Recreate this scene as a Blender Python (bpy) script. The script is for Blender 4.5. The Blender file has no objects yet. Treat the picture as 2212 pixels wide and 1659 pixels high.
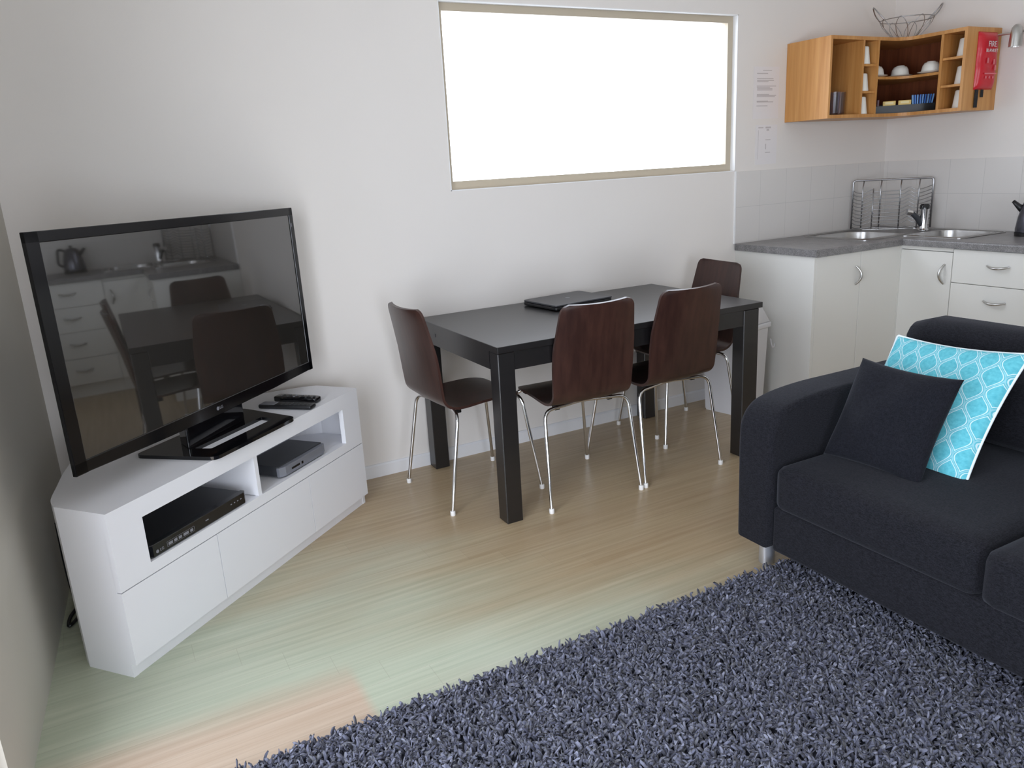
import bpy, bmesh, math, random
import numpy as np
from mathutils import Vector, Matrix
random.seed(7)
PI = math.pi
scene = bpy.context.scene
COL = scene.collection

# ------------------------------------------------------------------ helpers
def lin(c):
    c = c / 255.0
    return c / 12.92 if c <= 0.04045 else ((c + 0.055) / 1.055) ** 2.4

def rgb(r, g, b):
    return (lin(r), lin(g), lin(b), 1.0)

def new_obj(name, me, parent=None, mats=None):
    o = bpy.data.objects.new(name, me)
    COL.objects.link(o)
    if parent is not None:
        o.parent = parent
    if mats is not None and me is not None:
        for m in (mats if isinstance(mats, (list, tuple)) else [mats]):
            me.materials.append(m)
    return o

def obj(name, bm, mat, parent=None, smooth=False, angle=None):
    me = bpy.data.meshes.new(name)
    bmesh.ops.recalc_face_normals(bm, faces=bm.faces[:])
    bm.to_mesh(me)
    bm.free()
    if smooth:
        me.polygons.foreach_set('use_smooth', [True] * len(me.polygons))
        if angle:
            me.set_sharp_from_angle(angle=math.radians(angle))
    return new_obj(name, me, parent, mat)

def thing(name, label, cat, loc=(0, 0, 0), rz=0.0, group=None, rot=None):
    o = bpy.data.objects.new(name, None)
    COL.objects.link(o)
    o.empty_display_size = 0.1
    o.location = loc
    o.rotation_euler = rot if rot else (0, 0, rz)
    return tag(o, label, cat, group)

def tag(o, label, cat, group=None):
    o['label'] = label
    o['category'] = cat
    if group:
        o['group'] = group
    return o

def struct(o, label=None):
    o['kind'] = 'structure'
    if label:
        o['label'] = label
        o['category'] = 'room'
    return o

def copy_tree(o, parent=None):
    c = o.copy()
    COL.objects.link(c)
    if parent is not None:
        c.parent = parent
    for ch in [x for x in bpy.data.objects if x.parent == o]:
        copy_tree(ch, c)
    return c

def BM():
    return bmesh.new()

def merge(dst, src):
    me = bpy.data.meshes.new('tmp')
    src.to_mesh(me)
    src.free()
    dst.from_mesh(me)
    bpy.data.meshes.remove(me)

def box(bm, x0, x1, y0, y1, z0, z1, bev=0.0, seg=2):
    b = bmesh.new()
    bmesh.ops.create_cube(b, size=1.0)
    for v in b.verts:
        v.co = Vector(((x0 + x1) / 2 + v.co.x * (x1 - x0), (y0 + y1) / 2 + v.co.y * (y1 - y0), (z0 + z1) / 2 + v.co.z * (z1 - z0)))
    if bev > 0:
        bmesh.ops.bevel(b, geom=b.edges[:], offset=bev, segments=seg, profile=0.5, affect='EDGES')
    merge(bm, b)

def prism(bm, poly, lo, hi, axis='z', bev=0.0, seg=2):
    """poly: list of 2D points, extruded along axis from lo to hi"""
    b = bmesh.new()
    def P(a, c, t):
        return {'z': (a, c, t), 'y': (a, t, c), 'x': (t, a, c)}[axis]
    v0 = [b.verts.new(P(a, c, lo)) for a, c in poly]
    v1 = [b.verts.new(P(a, c, hi)) for a, c in poly]
    n = len(poly)
    b.faces.new(v0[::-1]); b.faces.new(v1)
    for i in range(n):
        b.faces.new((v0[i], v0[(i + 1) % n], v1[(i + 1) % n], v1[i]))
    bmesh.ops.recalc_face_normals(b, faces=b.faces[:])
    if bev > 0:
        e = [x for x in b.edges if (x.verts[0] in v0) == (x.verts[1] in v0)]
        bmesh.ops.bevel(b, geom=e, offset=bev, segments=seg, profile=0.5, affect='EDGES')
    merge(bm, b)

def frame_at(d):
    d = d.normalized()
    a = Vector((0, 0, 1)) if abs(d.z) < 0.9 else Vector((1, 0, 0))
    u = d.cross(a).normalized()
    return u, d.cross(u).normalized()

def tube(bm, pts, r, seg=10, closed=False, caps=True):
    pts = [Vector(p) for p in pts]
    n = len(pts)
    rr = r if isinstance(r, (list, tuple)) else [r] * n
    rings = []
    u = None
    for i, p in enumerate(pts):
        if closed:
            d = (pts[(i + 1) % n] - pts[i - 1]).normalized()
        else:
            d = (pts[min(i + 1, n - 1)] - pts[max(i - 1, 0)]).normalized()
        if u is None:
            u, w = frame_at(d)
        else:
            u = (u - d * u.dot(d)).normalized()
            w = d.cross(u)
        rings.append([bm.verts.new(p + (u * math.cos(2 * PI * k / seg) + w * math.sin(2 * PI * k / seg)) * rr[i]) for k in range(seg)])
    m = n if closed else n - 1
    for i in range(m):
        a, b = rings[i], rings[(i + 1) % n]
        for k in range(seg):
            bm.faces.new((a[k], a[(k + 1) % seg], b[(k + 1) % seg], b[k]))
    if caps and not closed:
        bm.faces.new(rings[0][::-1]); bm.faces.new(rings[-1])

def fillet(pts, r, n=6):
    """round the inner corners of a polyline"""
    pts = [Vector(p) for p in pts]
    out = [pts[0]]
    for i in range(1, len(pts) - 1):
        a, b, c = pts[i - 1], pts[i], pts[i + 1]
        d1, d2 = (a - b), (c - b)
        rr = min(r, d1.length * 0.49, d2.length * 0.49)
        p, q = b + d1.normalized() * rr, b + d2.normalized() * rr
        for k in range(n + 1):
            t = k / n
            out.append(p * (1 - t) ** 2 + b * 2 * t * (1 - t) + q * t ** 2)
    out.append(pts[-1])
    return out

def lathe(bm, prof, c=(0, 0, 0), seg=24, mtx=None):
    rings = []
    for r, z in prof:
        if r < 1e-6:
            rings.append([bm.verts.new((0, 0, z))])
        else:
            rings.append([bm.verts.new((r * math.cos(2 * PI * k / seg), r * math.sin(2 * PI * k / seg), z)) for k in range(seg)])
    for a, b in zip(rings[:-1], rings[1:]):
        for k in range(seg):
            if len(a) == 1 and len(b) == 1:
                continue
            if len(a) == 1:
                bm.faces.new((a[0], b[(k + 1) % seg], b[k]))
            elif len(b) == 1:
                bm.faces.new((a[k], a[(k + 1) % seg], b[0]))
            else:
                bm.faces.new((a[k], a[(k + 1) % seg], b[(k + 1) % seg], b[k]))
    for ring in rings:
        for v in ring:
            co = v.co.copy()
            if mtx is not None:
                co = mtx @ co
            v.co = co + Vector(c)

def rbox(bm, x0, x1, y0, y1, z0, z1, r, n=10, bulge=(0, 0, 0), bot=True):
    """rounded, slightly crowned box for upholstery"""
    b = bmesh.new()
    bmesh.ops.create_cube(b, size=2.0)
    bmesh.ops.subdivide_edges(b, edges=b.edges[:], cuts=n, use_grid_fill=True)
    hx, hy, hz = (x1 - x0) / 2, (y1 - y0) / 2, (z1 - z0) / 2
    c = Vector(((x0 + x1) / 2, (y0 + y1) / 2, (z0 + z1) / 2))
    def warp(t):
        return math.sin(t * PI / 2) * 0.35 + t * 0.65
    for v in b.verts:
        u = [warp(t) for t in v.co]
        p = Vector((u[0] * hx, u[1] * hy, u[2] * hz))
        q = Vector((max(-hx + r, min(hx - r, p.x)), max(-hy + r, min(hy - r, p.y)), max(-hz + r, min(hz - r, p.z))))
        d = p - q
        if d.length > 1e-9:
            p = q + d.normalized() * min(r, d.length * 1.0) if d.length > r else p
        for k, bl in enumerate(bulge):
            if bl:
                i, j = [(1, 2), (0, 2), (0, 1)][k]
                f = (1 - u[i] ** 2) * (1 - u[j] ** 2)
                if bl < 0 or u[k] > -0.99 or True:
                    p[k] += bl * u[k] * f
        v.co = c + p
    merge(bm, b)

def catmull(pts, n):
    P = [Vector(p) for p in pts]
    P = [P[0] * 2 - P[1]] + P + [P[-1] * 2 - P[-2]]
    out = []
    for i in range(1, len(P) - 2):
        for k in range(n):
            t = k / n
            out.append(0.5 * ((2 * P[i]) + (-P[i - 1] + P[i + 1]) * t + (2 * P[i - 1] - 5 * P[i] + 4 * P[i + 1] - P[i + 2]) * t * t + (-P[i - 1] + 3 * P[i] - 3 * P[i + 1] + P[i + 2]) * t ** 3))
    out.append(P[-2])
    return out

def text_obj(name, s, size, mat, parent, loc, rot, depth=0.0004, align='CENTER'):
    cu = bpy.data.curves.new('txt', 'FONT')
    cu.body = s
    cu.size = size
    cu.extrude = depth
    cu.align_x = align
    cu.align_y = 'CENTER'
    t = bpy.data.objects.new('txt', cu)
    COL.objects.link(t)
    dg = bpy.context.evaluated_depsgraph_get()
    me = bpy.data.meshes.new_from_object(t.evaluated_get(dg))
    bpy.data.objects.remove(t)
    bpy.data.curves.remove(cu)
    me.materials.clear()
    me.name = name
    o = new_obj(name, me, parent, mat)
    o.location = loc
    o.rotation_euler = rot
    return o

# ------------------------------------------------------------------ materials
def mat(name, col=(0.8, 0.8, 0.8, 1), rough=0.5, metal=0.0, spec=0.5, **kw):
    m = bpy.data.materials.new(name)
    m.use_nodes = True
    b = m.node_tree.nodes['Principled BSDF']
    b.inputs['Base Color'].default_value = col
    b.inputs['Roughness'].default_value = rough
    b.inputs['Metallic'].default_value = metal
    b.inputs['Specular IOR Level'].default_value = spec
    for k, v in kw.items():
        b.inputs[k].default_value = v
    return m

class NT:
    def __init__(s, m):
        s.t = m.node_tree; s.b = s.t.nodes['Principled BSDF']
    def n(s, typ, **kw):
        x = s.t.nodes.new(typ)
        for k, v in kw.items():
            setattr(x, k, v)
        return x
    def l(s, a, b):
        s.t.links.new(a, b)
    def coord(s, which='Object'):
        return s.n('ShaderNodeTexCoord').outputs[which]
    def mapping(s, vec, scale=(1, 1, 1), rot=(0, 0, 0), loc=(0, 0, 0)):
        m = s.n('ShaderNodeMapping')
        m.inputs['Scale'].default_value = scale
        m.inputs['Rotation'].default_value = rot
        m.inputs['Location'].default_value = loc
        s.l(vec, m.inputs['Vector'])
        return m.outputs[0]
    def noise(s, vec, scale, detail=3, rough=0.5, dist=0.0):
        x = s.n('ShaderNodeTexNoise')
        x.inputs['Scale'].default_value = scale
        x.inputs['Detail'].default_value = detail
        x.inputs['Roughness'].default_value = rough
        x.inputs['Distortion'].default_value = dist
        s.l(vec, x.inputs['Vector'])
        return x.outputs['Fac']
    def ramp(s, fac, stops):
        x = s.n('ShaderNodeValToRGB')
        e = x.color_ramp.elements
        while len(e) < len(stops):
            e.new(0.5)
        for el, (p, c) in zip(e, stops):
            el.position = p; el.color = c
        s.l(fac, x.inputs['Fac'])
        return x.outputs['Color']
    def math(s, op, a, b=None, c=None, clamp=False):
        x = s.n('ShaderNodeMath', operation=op, use_clamp=clamp)
        for i, v in enumerate((a, b, c)):
            if v is None: continue
            if isinstance(v, (int, float)): x.inputs[i].default_value = v
            else: s.l(v, x.inputs[i])
        return x.outputs[0]
    def mix(s, fac, a, b, typ='MIX'):
        x = s.n('ShaderNodeMix', data_type='RGBA', blend_type=typ)
        for i, v in ((0, fac), (6, a), (7, b)):
            if isinstance(v, (int, float)): x.inputs[i].default_value = v
            elif isinstance(v, tuple): x.inputs[i].default_value = v
            else: s.l(v, x.inputs[i])
        return x.outputs[2]
    def bump(s, h, strength=0.2, dist=0.01):
        x = s.n('ShaderNodeBump')
        x.inputs['Strength'].default_value = strength
        x.inputs['Distance'].default_value = dist
        s.l(h, x.inputs['Height'])
        s.l(x.outputs[0], s.b.inputs['Normal'])
    def xyz(s, vec):
        x = s.n('ShaderNodeSeparateXYZ'); s.l(vec, x.inputs[0]); return x.outputs

def paint_mat(name, c, rough=0.6, var=0.03, bump=0.05):
    m = mat(name, c, rough)
    t = NT(m); co = t.coord()
    n = t.noise(co, 1.3, 2)
    d = tuple(x * (1 - var * 2) for x in c[:3]) + (1,)
    t.l(t.ramp(n, [(0.35, d), (0.65, c)]), t.b.inputs['Base Color'])
    t.bump(t.noise(co, 180, 2), bump, 0.002)
    return m

M = {}
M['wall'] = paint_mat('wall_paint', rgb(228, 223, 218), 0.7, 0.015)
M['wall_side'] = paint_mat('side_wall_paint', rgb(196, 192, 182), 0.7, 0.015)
M['ceiling'] = paint_mat('ceiling_paint', rgb(236, 234, 232), 0.8, 0.01)
M['skirting'] = paint_mat('skirting_paint', rgb(228, 228, 230), 0.45, 0.01, 0.02)
M['reveal'] = paint_mat('reveal_paint', rgb(238, 238, 238), 0.5, 0.01, 0.02)
M['win_frame'] = mat('window_frame_beige', rgb(186, 174, 154), 0.45)
M['white_lam'] = paint_mat('white_laminate', rgb(232, 232, 236), 0.42, 0.008, 0.02)
M['cab_white'] = paint_mat('cabinet_white', rgb(226, 225, 220), 0.38, 0.008, 0.015)
M['black_gloss'] = mat('black_gloss', (0.004, 0.004, 0.005, 1), 0.07, spec=0.6)
M['black_matt'] = mat('black_plastic', (0.008, 0.008, 0.009, 1), 0.35)
M['black_fabric_tie'] = mat('black_strap', (0.01, 0.01, 0.012, 1), 0.8)
M['bezel'] = mat('tv_bezel', (0.003, 0.003, 0.004, 1), 0.12, spec=0.45)
M['screen'] = mat('tv_screen_glass', (0.022, 0.020, 0.017, 1), 0.03, spec=1.0)
M['screen'].node_tree.nodes['Principled BSDF'].inputs['IOR'].default_value = 1.85
M['chrome'] = mat('chrome', (0.75, 0.75, 0.76, 1), 0.12, 1.0)
M['steel'] = mat('brushed_steel', (0.50, 0.49, 0.48, 1), 0.28, 1.0)
M['wire'] = mat('steel_wire', (0.42, 0.42, 0.43, 1), 0.3, 1.0)
M['satin'] = mat('satin_nickel', (0.55, 0.54, 0.52, 1), 0.3, 1.0)
M['silver'] = mat('silver_plastic', rgb(132, 134, 142), 0.35, 0.3)
M['silver_top'] = mat('dark_grey_metal', rgb(62, 64, 68), 0.35, 0.2)
M['grey_mark'] = mat('grey_print', rgb(128, 128, 134), 0.5)
M['white_mark'] = mat('white_print', rgb(225, 215, 215), 0.6)
M['ceramic'] = mat('white_ceramic', rgb(232, 230, 222), 0.18)
M['cap'] = mat('white_rubber', rgb(230, 228, 226), 0.5)
M['bin'] = paint_mat('white_bin_plastic', rgb(222, 221, 224), 0.4, 0.01, 0.01)
M['paper'] = mat('paper', rgb(226, 222, 222), 0.7)
M['ink'] = mat('faded_ink', rgb(192, 186, 186), 0.8)
M['red'] = None
M['groove'] = mat('dark_gap', rgb(120, 118, 112), 0.8)
M['alu_leg'] = mat('brushed_aluminium_leg', (0.72, 0.74, 0.80, 1), 0.35, 0.9)

def wood(name, c1, c2, axis='z', rough=0.35, scale=1.0, coord='Object', spec=0.5, bump=0.03):
    m = mat(name, c1, rough, spec=spec)
    t = NT(m); co = t.coord(coord)
    s = {'x': (1.2, 26, 26), 'y': (26, 1.2, 26), 'z': (26, 26, 1.2)}[axis]
    v = t.mapping(co, tuple(k * scale for k in s))
    a = t.noise(v, 1.6, 5, 0.6, 0.3)
    v2 = t.mapping(co, tuple(k * scale * 0.25 for k in s))
    b = t.noise(v2, 1.3, 2)
    f = t.math('ADD', t.math('MULTIPLY', a, 0.6), t.math('MULTIPLY', b, 0.4))
    t.l(t.ramp(f, [(0.36, c2), (0.62, c1)]), t.b.inputs['Base Color'])
    t.bump(a, bump, 0.002)
    return m
M['oak'] = wood('oak_veneer', rgb(206, 152, 90), rgb(180, 122, 62), 'z', 0.4)
M['oak_dark'] = wood('reddish_back_board', rgb(132, 74, 44), rgb(104, 54, 32), 'z', 0.5)
M['wenge'] = wood('dark_brown_ply', rgb(64, 41, 35), rgb(46, 28, 25), 'z', 0.3, spec=0.5)
M['table'] = wood('black_brown_table', rgb(22, 19, 20), rgb(15, 13, 14), 'x', 0.36, spec=0.6)
M['table'].node_tree.nodes['Principled BSDF'].inputs['Coat Weight'].default_value = 0.35
M['table'].node_tree.nodes['Principled BSDF'].inputs['Coat Roughness'].default_value = 0.3

# bamboo floor -------------------------------------------------------
def floor_mat():
    m = mat('bamboo_floor', rough=0.3)
    t = NT(m); co = t.coord()
    br = t.n('ShaderNodeTexBrick')
    br.offset = 0.0; br.offset_frequency = 2; br.squash = 1.0
    br.inputs['Scale'].default_value = 1.0
    br.inputs['Brick Width'].default_value = 1.10
    br.inputs['Row Height'].default_value = 0.1025
    br.inputs['Mortar Size'].default_value = 0.0010
    br.inputs['Mortar Smooth'].default_value = 0.3
    br.inputs['Bias'].default_value = 0.0
    br.inputs['Color1'].default_value = (0, 0, 0, 1)
    br.inputs['Color2'].default_value = (1, 1, 1, 1)
    br.inputs['Mortar'].default_value = (0.5, 0.5, 0.5, 1)
    x, y, z = t.xyz(co)
    y2 = t.math('SUBTRACT', y, 0.022)
    row = t.math('FLOOR', t.math('DIVIDE', y2, 0.1025))
    x2 = t.math('ADD', t.math('ADD', x, t.math('MULTIPLY', row, 0.12)), 0.325)
    cbx = t.n('ShaderNodeCombineXYZ'); t.l(x2, cbx.inputs[0]); t.l(y2, cbx.inputs[1])
    t.l(cbx.outputs[0], br.inputs['Vector'])
    plank = br.outputs['Color']
    grain = t.noise(t.mapping(co, (1.0, 34, 1)), 1.5, 5, 0.6)
    streak = t.noise(t.mapping(co, (0.9, 9, 1)), 1.6, 3, 0.6)
    tan = t.ramp(grain, [(0.3, rgb(166, 142, 110)), (0.7, rgb(196, 176, 146))])
    tan2 = t.mix(t.math('MULTIPLY', plank, 0.22), tan, rgb(158, 126, 96))
    tan3 = t.mix(t.math('MULTIPLY', streak, 0.35), tan2, rgb(176, 160, 124))
    # boards mixed to a pale green towards the left and the camera, with an amber run
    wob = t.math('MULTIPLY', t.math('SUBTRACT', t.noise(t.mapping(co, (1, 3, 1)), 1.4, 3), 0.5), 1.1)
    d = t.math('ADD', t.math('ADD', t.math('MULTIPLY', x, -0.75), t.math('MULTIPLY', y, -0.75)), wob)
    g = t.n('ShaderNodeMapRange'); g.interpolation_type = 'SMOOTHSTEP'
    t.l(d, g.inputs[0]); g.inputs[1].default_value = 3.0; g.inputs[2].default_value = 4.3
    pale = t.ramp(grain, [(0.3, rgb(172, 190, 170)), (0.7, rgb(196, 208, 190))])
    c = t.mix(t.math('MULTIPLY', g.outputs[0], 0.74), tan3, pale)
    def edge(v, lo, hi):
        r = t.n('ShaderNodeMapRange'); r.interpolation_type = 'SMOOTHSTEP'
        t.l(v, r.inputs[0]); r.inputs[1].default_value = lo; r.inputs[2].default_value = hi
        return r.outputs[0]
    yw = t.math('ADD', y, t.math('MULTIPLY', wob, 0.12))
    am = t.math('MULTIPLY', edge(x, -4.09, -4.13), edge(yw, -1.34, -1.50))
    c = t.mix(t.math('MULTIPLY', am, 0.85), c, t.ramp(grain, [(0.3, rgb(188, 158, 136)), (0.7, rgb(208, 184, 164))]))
    c = t.mix(t.math('MULTIPLY', br.outputs['Fac'], 0.25), c, rgb(130, 118, 98))
    t.l(c, t.b.inputs['Base Color'])
    rr = t.n('ShaderNodeMapRange')
    t.l(streak, rr.inputs[0]); rr.inputs[3].default_value = 0.24; rr.inputs[4].default_value = 0.38
    t.l(rr.outputs[0], t.b.inputs['Roughness'])
    t.bump(t.math('SUBTRACT', t.math('MULTIPLY', grain, 0.15), t.math('MULTIPLY', br.outputs['Fac'], 1.0)), 0.15, 0.002)
    return m
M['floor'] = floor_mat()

def tile_mat(name, axis, off):
    m = mat(name, rgb(214, 212, 212), 0.22)
    t = NT(m); co = t.coord(); x, y, z = t.xyz(co)
    cb = t.n('ShaderNodeCombineXYZ')
    t.l(t.math('ADD', x if axis == 'x' else y, off), cb.inputs[0])
    t.l(t.math('ADD', z, -0.905), cb.inputs[1])
    br = t.n('ShaderNodeTexBrick'); br.offset = 0.0
    br.inputs['Scale'].default_value = 1.0
    br.inputs['Brick Width'].default_value = 0.2085
    br.inputs['Row Height'].default_value = 0.2
    br.inputs['Mortar Size'].default_value = 0.0014
    br.inputs['Mortar Smooth'].default_value = 0.2
    br.inputs['Color1'].default_value = rgb(214, 210, 206)
    br.inputs['Color2'].default_value = rgb(217, 213, 209)
    br.inputs['Mortar'].default_value = rgb(198, 195, 192)
    t.l(cb.outputs[0], br.inputs['Vector'])
    t.l(br.outputs['Color'], t.b.inputs['Base Color'])
    t.bump(t.math('MULTIPLY', br.outputs['Fac'], -1.0), 0.25, 0.002)
    return m
M['tile_b'] = tile_mat('splashback_tile_back', 'x', 1.294 + 0.2085 * 0)
M['tile_r'] = tile_mat('splashback_tile_side', 'y', 1.281)

def laminate():
    m = mat('speckled_grey_laminate', rough=0.35)
    t = NT(m); co = t.coord()
    a = t.noise(co, 220, 3, 0.7); b = t.noise(co, 25, 3)
    f = t.math('ADD', t.math('MULTIPLY', a, 0.75), t.math('MULTIPLY', b, 0.25))
    t.l(t.ramp(f, [(0.35, rgb(92, 91, 92)), (0.5, rgb(124, 122, 122)), (0.65, rgb(152, 150, 150))]), t.b.inputs['Base Color'])
    return m
M['bench'] = laminate()

def fabric(name, c1, c2, rough=0.9, scale=1.0, bump=0.25):
    m = mat(name, c1, rough, spec=0.15)
    t = NT(m); co = t.coord()
    a = t.noise(t.mapping(co, (60 * scale, 260 * scale, 260 * scale)), 1.5, 3, 0.7)
    b = t.noise(t.mapping(co, (260 * scale, 60 * scale, 200 * scale)), 1.5, 3, 0.7)
    f = t.math('MULTIPLY', t.math('ADD', a, b), 0.5)
    t.l(t.ramp(f, [(0.40, c2), (0.60, c1)]), t.b.inputs['Base Color'])
    t.b.inputs['Sheen Weight'].default_value = 0.12
    t.b.inputs['Sheen Roughness'].default_value = 0.5
    t.b.inputs['Sheen Tint'].default_value = (0.5, 0.52, 0.6, 1)
    big = t.noise(co, 9, 3)
    t.bump(t.math('ADD', t.math('MULTIPLY', f, 0.5), t.math('MULTIPLY', big, 1.2)), bump, 0.004)
    return m
M['sofa'] = fabric('charcoal_weave', rgb(34, 34, 40), rgb(12, 12, 15))
M['cushion_dark'] = fabric('dark_cushion_weave', rgb(28, 29, 36), rgb(13, 14, 19))

def teal_mat():
    m = mat('turquoise_ogee_print', rough=0.85, spec=0.2)
    t = NT(m)
    uv = t.n('ShaderNodeUVMap'); uv.uv_map = 'UVMap'
    x, y, z = t.xyz(uv.outputs[0])
    w, h = 1 / 6.6, 1 / 4.2
    u = t.math('DIVIDE', x, w)
    s = t.math('MULTIPLY', t.math('SINE', t.math('MULTIPLY', y, 2 * PI / h)), 0.25)
    def dist(off, sgn):
        a = t.math('ADD', t.math('MULTIPLY', s, sgn), t.math('ADD', u, off))
        return t.math('ABSOLUTE', t.math('SUBTRACT', t.math('FRACT', a), 0.5))
    d1, d2 = dist(0.0, 1.0), dist(0.5, -1.0)
    dm = t.math('MINIMUM', d1, d2)
    outer = t.math('LESS_THAN', dm, 0.028)
    ring = t.math('LESS_THAN', t.math('ABSOLUTE', t.math('SUBTRACT', dm, 0.088)), 0.022)
    f = t.math('MAXIMUM', t.math('MULTIPLY', outer, 0.35), ring)
    n = t.noise(t.mapping(uv.outputs[0], (1, 1, 1)), 40, 3)
    base = t.ramp(n, [(0.3, rgb(84, 174, 192)), (0.7, rgb(108, 196, 210))])
    t.l(t.mix(f, base, rgb(198, 226, 232)), t.b.inputs['Base Color'])
    t.bump(t.noise(uv.outputs[0], 260, 2), 0.1, 0.002)
    return m
M['teal'] = teal_mat()
M['piping'] = mat('white_piping', rgb(226, 236, 240), 0.8)

def red_mat():
    m = mat('red_vinyl', rgb(200, 26, 42), 0.28)
    t = NT(m)
    t.bump(t.noise(t.coord(), 14, 2), 0.25, 0.01)
    return m
M['red'] = red_mat()

def rug_mat():
    m = mat('shag_yarn', rough=0.9, spec=0.1)
    t = NT(m)
    a = t.n('ShaderNodeAttribute'); a.attribute_name = 'tone'
    t.l(t.ramp(a.outputs['Fac'], [(0.0, rgb(64, 65, 80)), (0.5, rgb(98, 100, 117)), (1.0, rgb(136, 138, 155))]), t.b.inputs['Base Color'])
    t.b.inputs['Sheen Weight'].default_value = 0.2
    return m
M['rug'] = rug_mat()
M['rug_base'] = mat('rug_backing', rgb(44, 46, 58), 0.95)

def pane_mat():
    m = bpy.data.materials.new('clear_pane')
    m.use_nodes = True
    nt = m.node_tree
    for n in list(nt.nodes):
        nt.nodes.remove(n)
    o = nt.nodes.new('ShaderNodeOutputMaterial')
    mx = nt.nodes.new('ShaderNodeMixShader')
    tr = nt.nodes.new('ShaderNodeBsdfTransparent')
    gl = nt.nodes.new('ShaderNodeBsdfGlossy'); gl.inputs['Roughness'].default_value = 0.02
    fr = nt.nodes.new('ShaderNodeLayerWeight'); fr.inputs['Blend'].default_value = 0.5
    pw = nt.nodes.new('ShaderNodeMath'); pw.operation = 'POWER'; pw.inputs[1].default_value = 4.0
    ma = nt.nodes.new('ShaderNodeMath'); ma.operation = 'MULTIPLY_ADD'; ma.inputs[1].default_value = 0.9; ma.inputs[2].default_value = 0.03
    nt.links.new(fr.outputs['Facing'], pw.inputs[0]); nt.links.new(pw.outputs[0], ma.inputs[0])
    nt.links.new(ma.outputs[0], mx.inputs[0])
    nt.links.new(tr.outputs[0], mx.inputs[1]); nt.links.new(gl.outputs[0], mx.inputs[2])
    nt.links.new(mx.outputs[0], o.inputs[0])
    return m
M['pane'] = pane_mat()

def tumbler_mat():
    m = pane_mat(); m.name = 'tumbler_glass'
    for n in m.node_tree.nodes:
        if n.type == 'BSDF_TRANSPARENT':
            n.inputs[0].default_value = (0.86, 0.84, 0.88, 1)
        if n.type == 'BSDF_GLOSSY':
            n.inputs['Roughness'].default_value = 0.25
        if n.type == 'MATH' and n.operation == 'MULTIPLY_ADD':
            n.inputs[2].default_value = 0.05
    return m
M['glass'] = tumbler_mat()

# ------------------------------------------------------------------ room shell
# left wall runs slightly out of square
LW0 = Vector((-4.8214, 0, 0)); LWD = Vector((-math.sin(0.0744), -math.cos(0.0744), 0))
RY = -6.4
CH = 2.75
WX0, WX1, WZ0, WZ1 = -3.043, -1.279, 1.306, 2.122

bm = BM(); box(bm, -5.6, 0.15, RY - 0.15, 0.15, -0.1, 0.0)
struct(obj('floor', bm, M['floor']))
bm = BM(); box(bm, -5.6, 0.15, RY - 0.15, 0.15, CH, CH + 0.1)
struct(obj('ceiling', bm, M['ceiling']))
bm = BM()
T = 0.15
box(bm, -5.6, WX0, 0, T, 0, CH)
box(bm, WX1, 0.15, 0, T, 0, CH)
box(bm, WX0, WX1, 0, T, 0, WZ0)
box(bm, WX0, WX1, 0, T, WZ1, CH)
wb = struct(obj('wall_back', bm, M['wall']))
bm = BM(); box(bm, 0, T, RY, 0, 0, CH)
wr = struct(obj('wall_right', bm, M['wall']))
# front wall (behind the camera)
bm = BM()
FX0, FX1, FH = -5.15, -3.55, 2.12
box(bm, -5.6, FX0, RY - T, RY, 0, CH); box(bm, FX1, 0.15, RY - T, RY, 0, CH); box(bm, FX0, FX1, RY - T, RY, FH, CH)
struct(obj('wall_front', bm, M['wall']))
# left wall with glazed sliding door opening, local frame: x along wall toward the camera, y outward
def lw_frame(o):
    o.location = LW0
    o.rotation_euler = (0, 0, math.atan2(LWD.y, LWD.x))
DA, DB, DH = 1.562, 4.00, 2.12
bm = BM()
box(bm, -0.2, DA, -T, 0, 0, CH); box(bm, DB, 6.7, -T, 0, 0, CH); box(bm, DA, DB, -T, 0, DH, CH)
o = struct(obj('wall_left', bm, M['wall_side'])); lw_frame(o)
# sliding door
bm = BM()
for a0, a1, y in ((DA, (DA + DB) / 2 + 0.03, -0.06), ((DA + DB) / 2 - 0.03, DB, -0.10)):
    box(bm, a0, a0 + 0.05, y - 0.02, y + 0.02, 0.0, DH); box(bm, a1 - 0.05, a1, y - 0.02, y + 0.02, 0.0, DH)
    box(bm, a0 + 0.05, a1 - 0.05, y - 0.02, y + 0.02, 0.0, 0.07); box(bm, a0 + 0.05, a1 - 0.05, y - 0.02, y + 0.02, DH - 0.05, DH)
door = struct(obj('door_1', bm, M['win_frame'])); lw_frame(door)
bm = BM(); box(bm, DA + 0.05, (DA + DB) / 2 - 0.02, -0.063, -0.057, 0.07, DH - 0.05); box(bm, (DA + DB) / 2 + 0.02, DB - 0.05, -0.103, -0.097, 0.07, DH - 0.05)
obj('door_pane', bm, M['pane'], door)

# unseen glazed door behind the camera, added to light the television cabinet's side
bm = BM()
box(bm, FX0, FX0 + 0.06, RY - 0.09, RY - 0.05, 0, FH); box(bm, FX1 - 0.06, FX1, RY - 0.09, RY - 0.05, 0, FH)
box(bm, FX0 + 0.06, FX1 - 0.06, RY - 0.09, RY - 0.05, 0, 0.08); box(bm, FX0 + 0.06, FX1 - 0.06, RY - 0.09, RY - 0.05, FH - 0.06, FH)
d2_ = struct(obj('added_door', bm, M['win_frame']))
bm = BM(); box(bm, FX0 + 0.06, FX1 - 0.06, RY - 0.073, RY - 0.067, 0.08, FH - 0.06); obj('door_pane', bm, M['pane'], d2_)  # pane of the added door

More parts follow.
